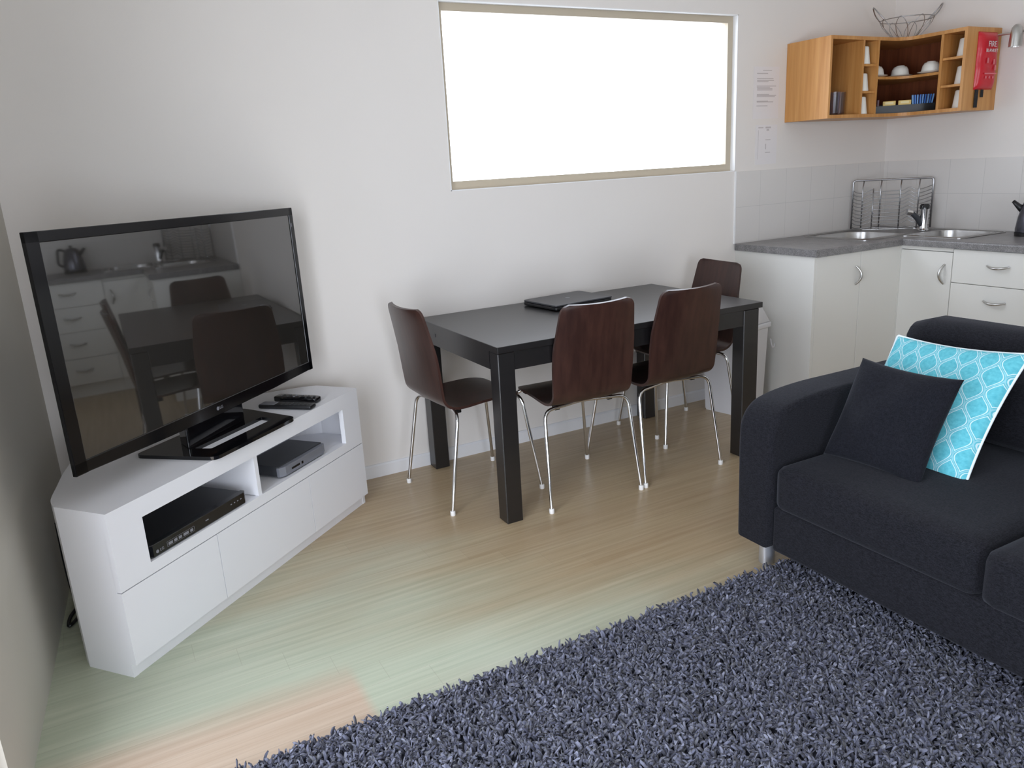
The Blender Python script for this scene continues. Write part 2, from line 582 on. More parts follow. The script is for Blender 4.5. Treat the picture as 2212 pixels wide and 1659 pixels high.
# back window: frame, pane, white lined reveal
def window(name, x0, x1, z0, z1, ya, yb, fw, mull=True):
    bm = BM()
    prism(bm, [(x0, z0), (x1, z0), (x1, z0 + fw), (x0, z0 + fw)], ya, yb, 'y')
    prism(bm, [(x0, z1 - fw * 0.9), (x1, z1 - fw * 0.9), (x1, z1), (x0, z1)], ya, yb, 'y')
    for a, b in ((x0, x0 + fw * 0.7), (x1 - fw * 0.95, x1)):
        prism(bm, [(a, z0 + fw), (b, z0 + fw), (b, z1 - fw * 0.9), (a, z1 - fw * 0.9)], ya, yb, 'y')
    w = struct(obj(name, bm, M['win_frame']))
    bm = BM(); box(bm, x0 + fw * 0.7, x1 - fw * 0.95, (ya + yb) / 2 - 0.003, (ya + yb) / 2 + 0.003, z0 + fw, z1 - fw * 0.9)
    obj('window_pane', bm, M['pane'], w)
    return w
w1 = window('window_1', WX0, WX1, WZ0, WZ1, 0.035, 0.075, 0.042)
bm = BM()
e = 0.004
box(bm, WX0, WX0 + e, -0.001, 0.035, WZ0, WZ1); box(bm, WX1 - e, WX1, -0.001, 0.035, WZ0, WZ1)
box(bm, WX0, WX1, -0.001, 0.035, WZ0, WZ0 + e); box(bm, WX0, WX1, -0.001, 0.035, WZ1 - e, WZ1)
obj('window_reveal', bm, M['reveal'], w1)

# skirting
bm = BM(); prism(bm, [(0, 0), (-0.012, 0), (-0.012, 0.056), (-0.006, 0.064), (0, 0.064)], -4.82, -1.262, 'x')
struct(obj('baseboard_back', bm, M['skirting']))

# splashback tiles + edge trim
bm = BM(); box(bm, -1.274, 0, -0.006, 0, 0.90, 1.303); obj('tile_splashback', bm, M['tile_b'], wb)
bm = BM(); box(bm, -0.006, 0, -3.1, -0.006, 0.90, 1.303); obj('tile_splashback', bm, M['tile_r'], wr)
bm = BM(); box(bm, -1.282, -1.274, -0.009, 0, 0.90, 1.306); struct(obj('trim_1', bm, M['reveal']))

# ------------------------------------------------------------------ TV unit
UA = math.radians(40.0)
UO = Vector((-4.662, -1.105, 0))
L, H = 1.290, 0.531
unit = thing('tv_cabinet', 'white corner television cabinet with two open compartments above three plain fronts', 'tv cabinet', UO, UA)
def curve_back():
    pts = [(0.0, 0.2), (0.035, 0.255), (0.115, 0.33), (0.24, 0.44), (0.40, 0.545), (0.645, 0.60)]
    c = catmull([(a, b, 0) for a, b in pts], 5)
    left = [(v.x, v.y) for v in c]
    right = [(L - a, b) for a, b in left[:-1]][::-1]
    return left + right
back = curve_back()
bm = BM(); prism(bm, [(L, 0), (0, 0)] + back, 0.470, H, 'z')
obj('top_panel', bm, M['white_lam'], unit)
bm = BM(); prism(bm, [(L - .02, 0.018), (.02, 0.018)] + [(min(max(a, .02), L - .02), b - 0.02) for a, b in back[1:-1]], 0.300, 0.320, 'z')
obj('shelf', bm, M['white_lam'], unit)
bm = BM()
box(bm, 0, 0.118, 0, 0.02, 0.285, 0.4703); box(bm, 1.172, L, 0, 0.02, 0.285, 0.4703); box(bm, 0.118, 1.172, 0, 0.0175, 0.285, 0.3225)
obj('front_frame', bm, M['white_lam'], unit)
bm = BM(); box(bm, 0.617, 0.635, 0.004, 0.40, 0.3225, 0.4695); obj('divider', bm, M['white_lam'], unit)
for x0 in (0.0, L - 0.018):
    bm = BM(); box(bm, x0, x0 + 0.018, 0.0190, 0.2, 0.0, 0.4702); obj('side_panel', bm, M['white_lam'], unit)
bm = BM()
bo = back; bi = [(L / 2 + (a - L / 2) * 0.975, b - 0.015) for a, b in back]
prism(bm, bo + bi[::-1], 0.0, 0.4695, 'z'); obj('back_panel', bm, M['white_lam'], unit)
for a, b in ((0.0, 0.3885), (0.3915, 0.8985), (0.9015, L)):
    bm = BM(); box(bm, a, b, 0, 0.0192, 0.046, 0.2815); obj('lower_front', bm, M['white_lam'], unit)
bm = BM(); box(bm, 0.0182, L - 0.0182, 0.0205, 0.035, 0.0, 0.285); obj('plinth', bm, M['white_lam'], unit)

def ul(s, t, z):   # cabinet coordinates to room
    return UO + Vector((math.cos(UA) * s - math.sin(UA) * t, math.sin(UA) * s + math.cos(UA) * t, z))

# ------------------------------------------------------------------ television
TVL = Vector((-4.2646, -0.601, H))
TVB = 0.6255 - H
W_, H_ = 1.26, 0.673
tv = thing('television', 'large black flat-screen television on a low black glass stand', 'television', TVL, 0.781)
ti, ro = 0.017, -0.014
uu = Vector((0, math.sin(ti), math.cos(ti)))
dX = Vector((1, 0, 0)) * math.cos(ro) + uu * math.sin(ro)
dZ = -Vector((1, 0, 0)) * math.sin(ro) + uu * math.cos(ro)
piv = Matrix.Translation((0, 0, TVB)) @ Matrix((dX, dZ.cross(dX), dZ)).transposed().to_4x4()
def tvpart(name, bm, m, smooth=False, parent=None):
    bm.transform(piv)
    return obj(name, bm, m, parent or tv, smooth)
bm = BM()
bz = 0.036
x0, x1 = -W_ / 2, W_ / 2
box(bm, x0, x1, 0, 0.014, H_ - 0.030, H_, 0.002); box(bm, x0, x0 + 0.044, 0, 0.014, 0, H_, 0.002); box(bm, x1 - 0.026, x1, 0, 0.014, 0, H_, 0.002)
prism(bm, [(x0, 0.002), (-0.35, -0.006), (0, -0.010), (0.35, -0.006), (x1, 0.002), (x1, 0.036), (x0, 0.036)], 0, 0.014, 'y', 0.002, 1)
tvpart('bezel', bm, M['bezel'])
bm = BM(); box(bm, x0 + 0.02, x1 - 0.02, 0.004, 0.010, 0.02, H_ - 0.015); tvpart('screen', bm, M['screen'])
bm = BM(); box(bm, x0 + 0.05, x1 - 0.01, 0.0145, 0.045, 0.012, H_ - 0.006, 0.006); box(bm, -0.42, 0.42, 0.040, 0.085, 0.03, 0.5, 0.015); tvpart('rear_housing', bm, M['black_matt'])
bm = BM(); lathe(bm, [(0, 0), (0.0068, 0), (0.0068, 0.0008), (0, 0.0008)], (0, 0, 0), 20, Matrix.Rotation(PI / 2, 4, 'X')); bm.transform(Matrix.Translation((-0.008, -0.0006, 0.014)))
lg = tvpart('logo', bm, M['grey_mark'])
t_ = text_obj('logo', 'LG', 0.015, M['grey_mark'], tv, (0.011, -0.0008, TVB + 0.0135), (PI / 2, 0, 0))
bm = BM(); box(bm, x1 - 0.021, x1 - 0.017, -0.0006, 0.0, H_ - 0.075, H_ - 0.06); tvpart('sticker', bm, M['grey_mark'])
# stand: glass base with slot, neck -- built in cabinet coordinates then moved into the tv frame
inv = (Matrix.Translation(TVL) @ Matrix.Rotation(0.781, 4, 'Z')).inverted() @ Matrix.Translation(UO) @ Matrix.Rotation(UA, 4, 'Z')
def ring_slab(bm, outer, inner, z0, z1):
    vo0 = [bm.verts.new((a, b, z0)) for a, b in outer]; vo1 = [bm.verts.new((a, b, z1)) for a, b in outer]
    vi0 = [bm.verts.new((a, b, z0)) for a, b in inner]; vi1 = [bm.verts.new((a, b, z1)) for a, b in inner]
    n = len(outer)
    for i in range(n):
        j = (i + 1) % n
        bm.faces.new((vo1[i], vo1[j], vi1[j], vi1[i])); bm.faces.new((vo0[j], vo0[i], vi0[i], vi0[j]))
        bm.faces.new((vo0[i], vo0[j], vo1[j], vo1[i])); bm.faces.new((vi0[j], vi0[i], vi1[i], vi1[j]))
def round_poly(pts, r, n=5):
    P = [Vector((a, b, 0)) for a, b in pts]; out = []
    m = len(P)
    for i in range(m):
        a, b, c = P[i - 1], P[i], P[(i + 1) % m]
        p = b + (a - b).normalized() * r; q = b + (c - b).normalized() * r
        for k in range(n + 1):
            t = k / n; v = p * (1 - t) ** 2 + b * 2 * t * (1 - t) + q * t ** 2
            out.append((v.x, v.y))
    return out
bm = BM()
ring_slab(bm, round_poly([(0.425, -0.014), (0.855, -0.014), (0.905, 0.285), (0.375, 0.285)], 0.03),
          round_poly([(0.492, 0.062), (0.816, 0.062), (0.824, 0.122), (0.478, 0.122)], 0.006), H, H + 0.012)
bm.transform(inv); obj('stand_base', bm, M['black_gloss'], tv, False)
bm = BM()
prism(bm, round_poly([(-0.16, 0.0), (0.16, 0.0), (0.11, 0.075), (-0.11, 0.075)], 0.012), 0.012, TVB + 0.06, 'z', 0.003)
for v in bm.verts:
    v.co.y += 0.02
obj('stand_neck', bm, M['black_gloss'], tv)

# ------------------------------------------------------------------ players and remotes
dvd = thing('disc_player', 'slim black disc player in the left compartment of the television cabinet', 'disc player', ul(0.345, 0.02, 0.3225), UA)
bm = BM(); box(bm, -0.215, 0.215, 0.006, 0.20, 0.004, 0.040, 0.002); obj('case', bm, M['black_matt'], dvd)
bm = BM(); prism(bm, [(-0.219, 0.014), (-0.219, -0.002), (-0.205, -0.012), (0.205, -0.012), (0.219, -0.002), (0.219, 0.014)], 0.002, 0.042, 'z', 0.0015, 1)
obj('front_panel', bm, M['black_gloss'], dvd)
text_obj('logo', 'LG', 0.013, M['grey_mark'], dvd, (-0.180, -0.0125, 0.016), (PI / 2, 0, 0), align='LEFT')
bm = BM(); lathe(bm, [(0, 0), (0.0055, 0), (0.0055, 0.0006), (0, 0.0006)], (-0.190, -0.0122, 0.016), 16, Matrix.Rotation(PI / 2, 4, 'X')); obj('logo', bm, M['grey_mark'], dvd)
bm = BM()
for a, b, c, d in ((-0.15, -0.036, 0.0270, 0.0276), (-0.15, -0.036, 0.0110, 0.0116), (-0.1505, -0.1498, 0.011, 0.0276), (-0.0365, -0.0358, 0.011, 0.0276)):
    box(bm, a, b, -0.0126, -0.0121, c, d)
for a, b in ((-0.145, -0.128), (-0.122, -0.109), (-0.103, -0.09), (-0.083, -0.061), (-0.054, -0.042)):
    box(bm, a, b, -0.0126, -0.0121, 0.0145, 0.0235)
obj('format_marks', bm, M['grey_mark'], dvd)
for k in range(4):
    bm = BM(); box(bm, 0.135 + k * 0.016, 0.141 + k * 0.016, -0.0128, -0.012, 0.024, 0.027); obj('button', bm, M['grey_mark'], dvd)
bm = BM(); box(bm, 0.015, 0.028, -0.0127, -0.0121, 0.020, 0.0235); obj('disc_mark', bm, M['grey_mark'], dvd)

stb = thing('set_top_box', 'small silver-fronted set-top box in the right compartment of the television cabinet', 'set-top box', ul(0.915, 0.03, 0.3225), UA)
bm = BM(); box(bm, -0.142, 0.142, 0.008, 0.17, 0.004, 0.044, 0.004); obj('case', bm, M['silver_top'], stb)
bm = BM(); prism(bm, [(-0.144, 0.012), (-0.144, 0.0), (-0.12, -0.012), (0.12, -0.012), (0.144, 0.0), (0.144, 0.012)], 0.003, 0.040, 'z', 0.003, 2); obj('front_panel', bm, M['silver'], stb)
bm = BM(); box(bm, -0.085, -0.035, -0.0128, -0.0118, 0.016, 0.024, 0.0003, 1); obj('display_window', bm, M['black_gloss'], stb)
bm = BM(); box(bm, -0.024, -0.014, -0.0132, -0.0118, 0.015, 0.025, 0.0003, 1); obj('button', bm, M['black_gloss'], stb)

rm = thing('remote_control', 'long black remote with a silver end, lying in front of the other remote', 'remote control', ul(0.978, 0.12, H), UA + 0.13)
bm = BM(); box(bm, -0.024, 0.024, -0.115, 0.115, 0.001, 0.018, 0.006, 3); obj('body', bm, M['black_matt'], rm, True, 40)
bm = BM(); box(bm, -0.020, 0.020, 0.045, 0.108, 0.0175, 0.0188, 0.0005, 1); obj('silver_plate', bm, M['silver'], rm)
for r_ in range(7):
    for c_ in range(3):
        bm = BM(); lathe(bm, [(0, 0.0188), (0.0038, 0.0188), (0.0042, 0.0176)], (-0.013 + c_ * 0.013, -0.098 + r_ * 0.019, 0), 10)
        obj('button', bm, M['silver_top'], rm)
rm2 = thing('remote_control', 'curved black remote with a waisted outline, further from the cabinet front edge', 'remote control', ul(1.066, 0.135, H), UA + 0.05)
bm = BM()
pl = [(0.022, -0.10), (0.030, -0.06), (0.024, 0.0), (0.030, 0.06), (0.024, 0.10)]
poly = [(x, y) for x, y in pl] + [(-x, y) for x, y in pl[::-1]]
prism(bm, round_poly(poly, 0.012), 0.001, 0.022, 'z', 0.005, 3); obj('body', bm, M['black_gloss'], rm2, True, 40)
for r_ in range(6):
    for c_ in range(2):
        bm = BM(); lathe(bm, [(0, 0.0236), (0.0045, 0.0236), (0.005, 0.0215)], (-0.009 + c_ * 0.018, -0.075 + r_ * 0.028, 0), 10)
        obj('button', bm, M['silver'] if r_ == 3 else M['silver_top'], rm2)

# cables behind the cabinet
bm = BM()
tube(bm, catmull([(-4.835, -0.46, 0.30), (-4.835, -0.48, 0.12), (-4.825, -0.52, 0.012), (-4.815, -0.60, 0.008), (-4.846, -0.668, 0.008), (-4.842, -0.60, 0.008), (-4.80, -0.50, 0.008)], 6), 0.006, 8)
tag(obj('power_cable', bm, M['black_matt'], None, True), 'black power cable on the floor behind the left side of the television cabinet', 'cable')

# ------------------------------------------------------------------ table
TX0, TX1, TY0, TY1, TZ = -3.272, -1.888, -0.014, -0.829, 0.74
tb = thing('dining_table', 'rectangular black-brown extending dining table against the wall under the window', 'table', ((TX0 + TX1) / 2, (TY0 + TY1) / 2, 0))
hw, hd = (TX1 - TX0) / 2, (TY0 - TY1) / 2
bm = BM(); box(bm, -hw + 0.002, hw, -hd, hd, 0.714, TZ, 0.0015, 1); obj('tabletop', bm, M['table'], tb)
bm = BM(); box(bm, -hw, -hw + 0.0018, -hd, hd, 0.714, TZ); obj('edge_band', bm, M['table'], tb)
lg_ = 0.073
for sx, sy in ((-1, -1), (-1, 1), (1, -1), (1, 1)):
    bm = BM()
    ox = 0.003 if sx < 0 else 0.019
    w = lg_ if sx < 0 else 0.092
    xa = sx * (hw - ox) - (w if sx > 0 else 0)
    ya = sy * (hd - 0.003) - (lg_ if sy > 0 else 0)
    box(bm, xa, xa + w, ya, ya + lg_, 0.0, 0.7135, 0.003, 1)
    obj('leg', bm, M['table'], tb)
for sy in (-1, 1):
    bm = BM(); ya = sy * (hd - 0.008) - (0.022 if sy > 0 else 0); box(bm, -hw + 0.077, hw - 0.112, ya, ya + 0.022, 0.640, 0.7135); obj('apron', bm, M['table'], tb)
bm = BM(); box(bm, -hw + 0.003, -hw + 0.025, -hd + 0.077, hd - 0.077, 0.640, 0.7135); obj('apron', bm, M['table'], tb)
bm = BM(); box(bm, hw - 0.05, hw - 0.03, -hd + 0.077, hd - 0.077, 0.640, 0.7135); obj('apron', bm, M['table'], tb)
for yy in (hd - 0.20, -hd + 0.30):
    bm = BM(); lathe(bm, [(0, 0), (0.008, 0), (0.008, 0.0012), (0, 0.0012)], (-hw + 0.003, yy, 0.688), 16, Matrix.Rotation(-PI / 2, 4, 'Y'))
    if yy > 0: obj('bolt_hole', bm, M['black_gloss'], tb)
    else: bm.free()

# laptop
lp = thing('laptop', 'closed dark grey laptop lying on the table near the wall', 'laptop', (-2.552, -0.200, TZ), 0.10)
bm = BM(); prism(bm, round_poly([(-0.175, -0.135), (0.175, -0.135), (0.175, 0.135), (-0.175, 0.135)], 0.02), 0.003, 0.018, 'z', 0.004, 2); obj('base', bm, M['black_matt'], lp)
bm = BM(); prism(bm, round_poly([(-0.177, -0.137), (0.177, -0.137), (0.177, 0.130), (-0.177, 0.130)], 0.02), 0.0195, 0.028, 'z', 0.003, 2); obj('lid', bm, mat('laptop_lid', rgb(58, 58, 62), 0.35), lp)
bm = BM(); lathe(bm, [(0, 0), (0.012, 0), (0.012, 0.0006), (0, 0.0006)], (0.0, 0.0, 0.028), 18); obj('lid_mark', bm, M['silver'], lp)

# ------------------------------------------------------------------ chairs
def resample(pts, ts):
    P = [np.array(p) for p in pts]
    d = [0]
    for a, b in zip(P[:-1], P[1:]):
        d.append(d[-1] + np.linalg.norm(b - a))
    P = np.array(P); d = np.array(d)
    return [np.array([np.interp(t * d[-1], d, P[:, k]) for k in range(P.shape[1])]) for t in ts], d[-1]

def shell_mesh():
    prof = catmull([(0, 0.408, 0.436), (0, 0.385, 0.444), (0, 0.31, 0.449), (0, 0.20, 0.443), (0, 0.11, 0.439), (0, 0.055, 0.447), (0, 0.020, 0.477), (0, 0.007, 0.53), (0, -0.008, 0.62), (0, -0.028, 0.72), (0, -0.062, 0.868)], 8)
    n = 64
    ts = [0.5 - 0.5 * math.cos(PI * i / n) for i in range(n + 1)]
    ts = [0.45 * t + 0.55 * i / n for i, t in enumerate(ts)]
    P, Ltot = resample([(p.y, p.z) for p in prof], ts)
    m = 16
    def hwid(t):
        s = t * Ltot
        w = np.interp(s, [0, 0.1, 0.30, 0.42, 0.55, 0.62, Ltot], [0.172, 0.182, 0.187, 0.188, 0.192, 0.190, 0.168])
        r0, r1 = 0.06, 0.035
        if s < r0: w -= r0 - math.sqrt(max(0, r0 * r0 - (r0 - s) ** 2))
        d = Ltot - s
        if d < r1: w -= r1 - math.sqrt(max(0, r1 * r1 - (r1 - d) ** 2))
        return w
    bm = BM()
    grids = []
    for side in (1, -1):
        g = []
        for i, (t, p) in enumerate(zip(ts, P)):
            a = P[max(0, i - 1)]; b = P[min(n, i + 1)]
            tg = (b - a) / np.linalg.norm(b - a)
            nrm = np.array([tg[1], -tg[0]])  # toward the sitter: up on seat, forward on back
            if nrm[1] < 0 and tg[0] < -0.5: nrm = -nrm
            s = t * Ltot
            if tg[0] < 0 and abs(tg[0]) > abs(tg[1]): nrm = np.array([tg[1], -tg[0]])
            w = hwid(t)
            cc = float(np.interp(s, [0, 0.2, 0.42, 0.6, Ltot], [0.0, 0.008, 0.004, 0.016, 0.020]))
            row = []
            for j in range(m + 1):
                u = -1 + 2 * j / m
                off = cc * u * u + side * 0.0055
                row.append(bm.verts.new((u * w, p[0] + nrm[0] * off, p[1] + nrm[1] * off)))
            g.append(row)
        grids.append(g)
    a, b = grids
    for i in range(n):
        for j in range(m):
            bm.faces.new((a[i][j], a[i][j + 1], a[i + 1][j + 1], a[i + 1][j]))
            bm.faces.new((b[i][j], b[i + 1][j], b[i + 1][j + 1], b[i][j + 1]))
    for i in range(n):
        for j in (0, m):
            bm.faces.new((a[i][j], a[i + 1][j], b[i + 1][j], b[i][j]))
    for j in range(m):
        for i in (0, n):
            bm.faces.new((a[i][j], b[i][j], b[i][j + 1], a[i][j + 1]))
    return bm

def make_chair(label):
    t = thing('dining_chair', label, 'chair', group='bent plywood chairs around the dining table')
    obj('seat_shell', shell_mesh(), M['wenge'], t, True, 50)
    for fy, ty, fx, tx, z in ((0.0, 0.068, 0.225, 0.203, 0.424), (0.452, 0.40, 0.222, 0.168, 0.432)):
        for s in (-1, 1):
            bm = BM()
            tube(bm, fillet([(s * fx, fy, 0.015), (s * tx, ty, z), (s * 0.02, ty + (0.045 if fy == 0 else -0.03), z)], 0.045, 8), 0.0078, 10)
            lgo = obj('leg', bm, M['chrome'], t, True, 60)
            bm = BM(); lathe(bm, [(0, 0), (0.0105, 0), (0.011, 0.004), (0.011, 0.018), (0.009, 0.021), (0, 0.021)], (s * fx, fy, 0), 14)
            obj('foot_cap', bm, M['cap'], lgo, True, 40)
        bm = BM()
        tube(bm, [(-0.03, ty + (0.045 if fy == 0 else -0.03), z), (0.03, ty + (0.045 if fy == 0 else -0.03), z)], 0.0078, 10)
        obj('cross_bar', bm, M['chrome'], t, True, 60)
    for s in (-1, 1):
        for y0, z0, z1 in ((0.36, 0.416, 0.443), (0.088, 0.410, 0.433)):
            bm = BM(); box(bm, s * 0.13 - 0.012, s * 0.13 + 0.012, y0, y0 + 0.03, z0, z1, 0.003)
            obj('mounting_block', bm, M['black_matt'], t)
    return t
ch = make_chair('dark brown plywood chair at the left end of the table, nearest the television')
def aim(o, rear, d):
    o.location = (rear[0], rear[1], 0)
    o.rotation_euler = (0, 0, math.atan2(d[1], d[0]) - PI / 2)
aim(ch, (-3.428, -0.388), (0.45, 0.022))
for lab, rear, d in (('left of the two dark brown plywood chairs on the near long side of the table', (-2.840, -0.845), (0.02, 0.45)),
                     ('right of the two dark brown plywood chairs on the near long side, nearer the sofa', (-2.360, -0.842), (-0.012, 0.45)),
                     ('dark brown plywood chair at the far right end of the table, facing the television', (-1.738, -0.335), (-0.45, 0.035))):
    c = copy_tree(ch); c['label'] = lab; aim(c, rear, d)

# ------------------------------------------------------------------ bin
bn = thing('pedal_bin', 'tall white swing-top bin standing behind the dining table beside the kitchen cupboard', 'bin', (-1.575, -0.405, 0), 0.0)
bn.rotation_euler = (0, 0, 0.22)
bm = BM()
b2 = bmesh.new()
bmesh.ops.create_cube(b2, size=1)
for v in b2.verts:
    k = 1.0 if v.co.z > 0 else 0.9
    v.co = Vector((0.125 + v.co.x * 0.25 * k, 0.14 + v.co.y * 0.28 * k, 0.24 + v.co.z * 0.48))
bmesh.ops.bevel(b2, geom=[e for e in b2.edges if abs(e.verts[0].co.z - e.verts[1].co.z) > 0.1], offset=0.02, segments=4, affect='EDGES')
merge(bm, b2)
obj('body', bm, M['bin'], bn, True, 35)
bm = BM(); box(bm, -0.006, 0.256, -0.006, 0.286, 0.470, 0.500, 0.008, 3); obj('rim', bm, M['bin'], bn, True, 35)
bm = BM(); prism(bm, [(-0.004, 0.5), (0.254, 0.5), (0.150, 0.615), (0.100, 0.615)], 0.0, 0.28, 'y', 0.008, 3); obj('lid', bm, M['bin'], bn, True, 35)
bm = BM()
pts = [(0.262, 0.02 + 0.02 * math.sin(k), 0.50 - 0.02 * k) for k in range(8)]
tube(bm, catmull([(0.258, 0.0, 0.40), (0.262, -0.004, 0.37), (0.272, -0.006, 0.352), (0.288, -0.006, 0.352), (0.298, -0.004, 0.366)], 6), 0.004, 8)
obj('liner_tie', bm, M['bin'], bn, True)

# ------------------------------------------------------------------ kitchen cabinets
KH = 0.862
def arc_handle(parent, vertical, cx, cz, length, face, sign_axis):
    """bow handle; face = coordinate of the door face; sign_axis 'x' face normal -x, 'y' face normal -y"""
    bm = BM()
    pts = []
    for k in range(13):
        t = -1 + 2 * k / 12
        a = t * length / 2
        out = 0.026 * (1 - t * t) + 0.001
        side = 0.014 * (1 - t * t) if vertical else -0.008 * (1 - t * t)
        if vertical: q = (cx + (side if sign_axis == 'y' else side), cz + a)
        else: q = (cx + a, cz + side)
        pts.append((q[0], face - out, q[1]) if sign_axis == 'y' else (face - out, q[0], q[1]))
    rr = [0.0045 + 0.0025 * math.sin(PI * k / 12) for k in range(13)]
    tube(bm, pts, rr, 8)
    return obj('handle', bm, M['satin'], parent, True, 60)

ca = thing('base_cabinet', 'white base cupboard under the grey benchtop against the window wall', 'kitchen cabinet', (0, 0, 0))
bm = BM(); box(bm, -1.245, -0.575, -0.555, -0.008, 0.10, 0.745); obj('carcass', bm, M['cab_white'], ca)
bm = BM(); box(bm, -1.264, -1.246, -0.574, -0.0005, 0, KH); obj('end_panel', bm, M['cab_white'], ca)
bm = BM(); box(bm, -1.24, -0.60, -0.52, -0.50, 0, 0.10); obj('kickboard', bm, M['cab_white'], ca)
for a, b, hd_ in ((-1.243, -0.903, True), (-0.900, -0.5755, False)):
    bm = BM(); box(bm, a, b, -0.573, -0.556, 0.105, KH - 0.004, 0.0015, 1); d_ = obj('door', bm, M['cab_white'], ca)
    if hd_: arc_handle(d_, True, -0.938, 0.732, 0.098, -0.573, 'y')

cb = thing('base_cabinet', 'white corner cupboard door unit under the sink, left of the drawers', 'kitchen cabinet', (0, 0, 0))
bm = BM(); box(bm, -0.555, -0.01, -0.878, -0.5755, 0.10, 0.745); obj('carcass', bm, M['cab_white'], cb)
bm = BM(); box(bm, -0.573, -0.556, -0.876, -0.5755, 0.105, 0.838, 0.0015, 1); d_ = obj('door', bm, M['cab_white'], cb)
arc_handle(d_, True, -0.838, 0.722, 0.105, -0.573, 'x')
bm = BM(); box(bm, -0.568, -0.556, -0.876, -0.5755, 0.841, KH); obj('top_rail', bm, M['cab_white'], cb)
bm = BM(); box(bm, -0.52, -0.50, -0.878, -0.60, 0, 0.10); obj('kickboard', bm, M['cab_white'], cb)
bm = BM(); box(bm, -0.5754, -0.556, -0.5754, -0.540, 0.105, KH); obj('corner_post', bm, M['cab_white'], cb)

cd = thing('drawer_unit', 'white kitchen drawer unit with bow handles under the grey benchtop', 'kitchen drawers', (0, 0, 0))
bm = BM(); box(bm, -0.555, -0.01, -1.362, -0.880, 0.10, KH); obj('carcass', bm, M['cab_white'], cd)
for z0, z1 in ((0.6835, 0.858), (0.5000, 0.680), (0.302, 0.4965), (0.105, 0.2985)):
    bm = BM(); box(bm, -0.573, -0.556, -1.360, -0.8795, z0, z1, 0.0015, 1); d_ = obj('drawer', bm, M['cab_white'], cd)
    arc_handle(d_, False, -1.118, (z0 + z1) / 2 + 0.014, 0.112, -0.573, 'x')
bm = BM(); box(bm, -0.52, -0.50, -1.362, -0.88, 0, 0.10); obj('kickboard', bm, M['cab_white'], cd)

for k, (a, b) in enumerate(((-1.365, -2.20), (-2.204, -3.04))):
    ce = thing('base_cabinet', ['white two-door cupboard right of the drawers, outside the frame', 'white two-door cupboard at the end of the bench, outside the frame'][k], 'kitchen cabinet')
    bm = BM(); box(bm, -0.555, -0.01, b, a, 0.10, KH); obj('carcass', bm, M['cab_white'], ce)
    mid = (a + b) / 2
    for p, q, s in ((a - 0.002, mid + 0.0015, -1), (mid - 0.0015, b + 0.002, 1)):
        bm = BM(); box(bm, -0.573, -0.556, q, p, 0.105, 0.858, 0.0015, 1); d_ = obj('door', bm, M['cab_white'], ce)
        arc_handle(d_, True, mid - s * 0.035, 0.725, 0.105, -0.573, 'x')
    bm = BM(); box(bm, -0.52, -0.50, b, a, 0, 0.10); obj('kickboard', bm, M['cab_white'], ce)

# benchtop with sink cut-outs
BT = 0.90
bowlA = round_poly([(-0.74, -0.13), (-0.50, -0.13), (-0.40, -0.20), (-0.40, -0.46), (-0.74, -0.46)], 0.05)
bowlB = round_poly([(-0.44, -0.50), (-0.16, -0.50), (-0.10, -0.56), (-0.10, -0.80), (-0.44, -0.80)], 0.05)
bm = BM()
outer = [(-1.274, -0.0065), (-1.274, -0.592), (-0.592, -0.592), (-0.592, -3.06), (-0.0065, -3.06), (-0.0065, -0.0065)]
loops_ = []
for p in (outer, bowlA, bowlB):
    vs_ = [bm.verts.new((a, b, BT)) for a, b in p]
    loops_.append([bm.edges.new((vs_[i], vs_[(i + 1) % len(vs_)])) for i in range(len(vs_))])
bmesh.ops.triangle_fill(bm, edges=[e_ for l_ in loops_ for e_ in l_], use_beauty=True)
g_ = bmesh.ops.extrude_face_region(bm, geom=bm.faces[:] + bm.edges[:] + bm.verts[:])
for v in g_['geom']:
    if isinstance(v, bmesh.types.BMVert):
        v.co.z = BT - 0.038
bmesh.ops.recalc_face_normals(bm, faces=bm.faces[:])
bm.edges.ensure_lookup_table()
fe = [e_ for e_ in bm.edges if all(abs(v.co.z - BT) < 1e-5 for v in e_.verts) and len(e_.link_faces) == 2 and abs(e_.link_faces[0].normal.z - e_.link_faces[1].normal.z) > 0.5 and
      (all(abs(v.co.y + 0.592) < 1e-4 for v in e_.verts) or all(abs(v.co.x + 0.592) < 1e-4 for v in e_.verts))]
bmesh.ops.bevel(bm, geom=fe, offset=0.009, segments=3, profile=0.5, affect='EDGES')
bench = obj('benchtop', bm, M['bench'])
tag(bench, 'L-shaped speckled grey laminate benchtop along both kitchen walls', 'benchtop')
sink = thing('sink', 'stainless steel corner sink set into the grey benchtop', 'sink', (0, 0, 0))
def offs(p, k):
    cx = sum(a for a, b in p) / len(p); cy = sum(b for a, b in p) / len(p)
    return [(cx + (a - cx) * k, cy + (b - cy) * k) for a, b in p]
for nm, p, dep in (('basin', bowlA, 0.14), ('basin', bowlB, 0.14)):
    bm = BM()
    loops = [(offs(p, 1.12), BT + 0.0005), (offs(p, 1.10), BT + 0.003), (offs(p, 1.0), BT + 0.003), (offs(p, 0.985), BT - 0.01), (offs(p, 0.93), BT - dep), ]
    vs = [[bm.verts.new((a, b, z)) for a, b in q] for q, z in loops]
    n = len(p)
    for A_, B_ in zip(vs[:-1], vs[1:]):
        for i in range(n):
            bm.faces.new((A_[i], A_[(i + 1) % n], B_[(i + 1) % n], B_[i]))
    bm.faces.new(vs[-1])
    obj(nm, bm, M['steel'], sink, True, 30)
bm = BM()
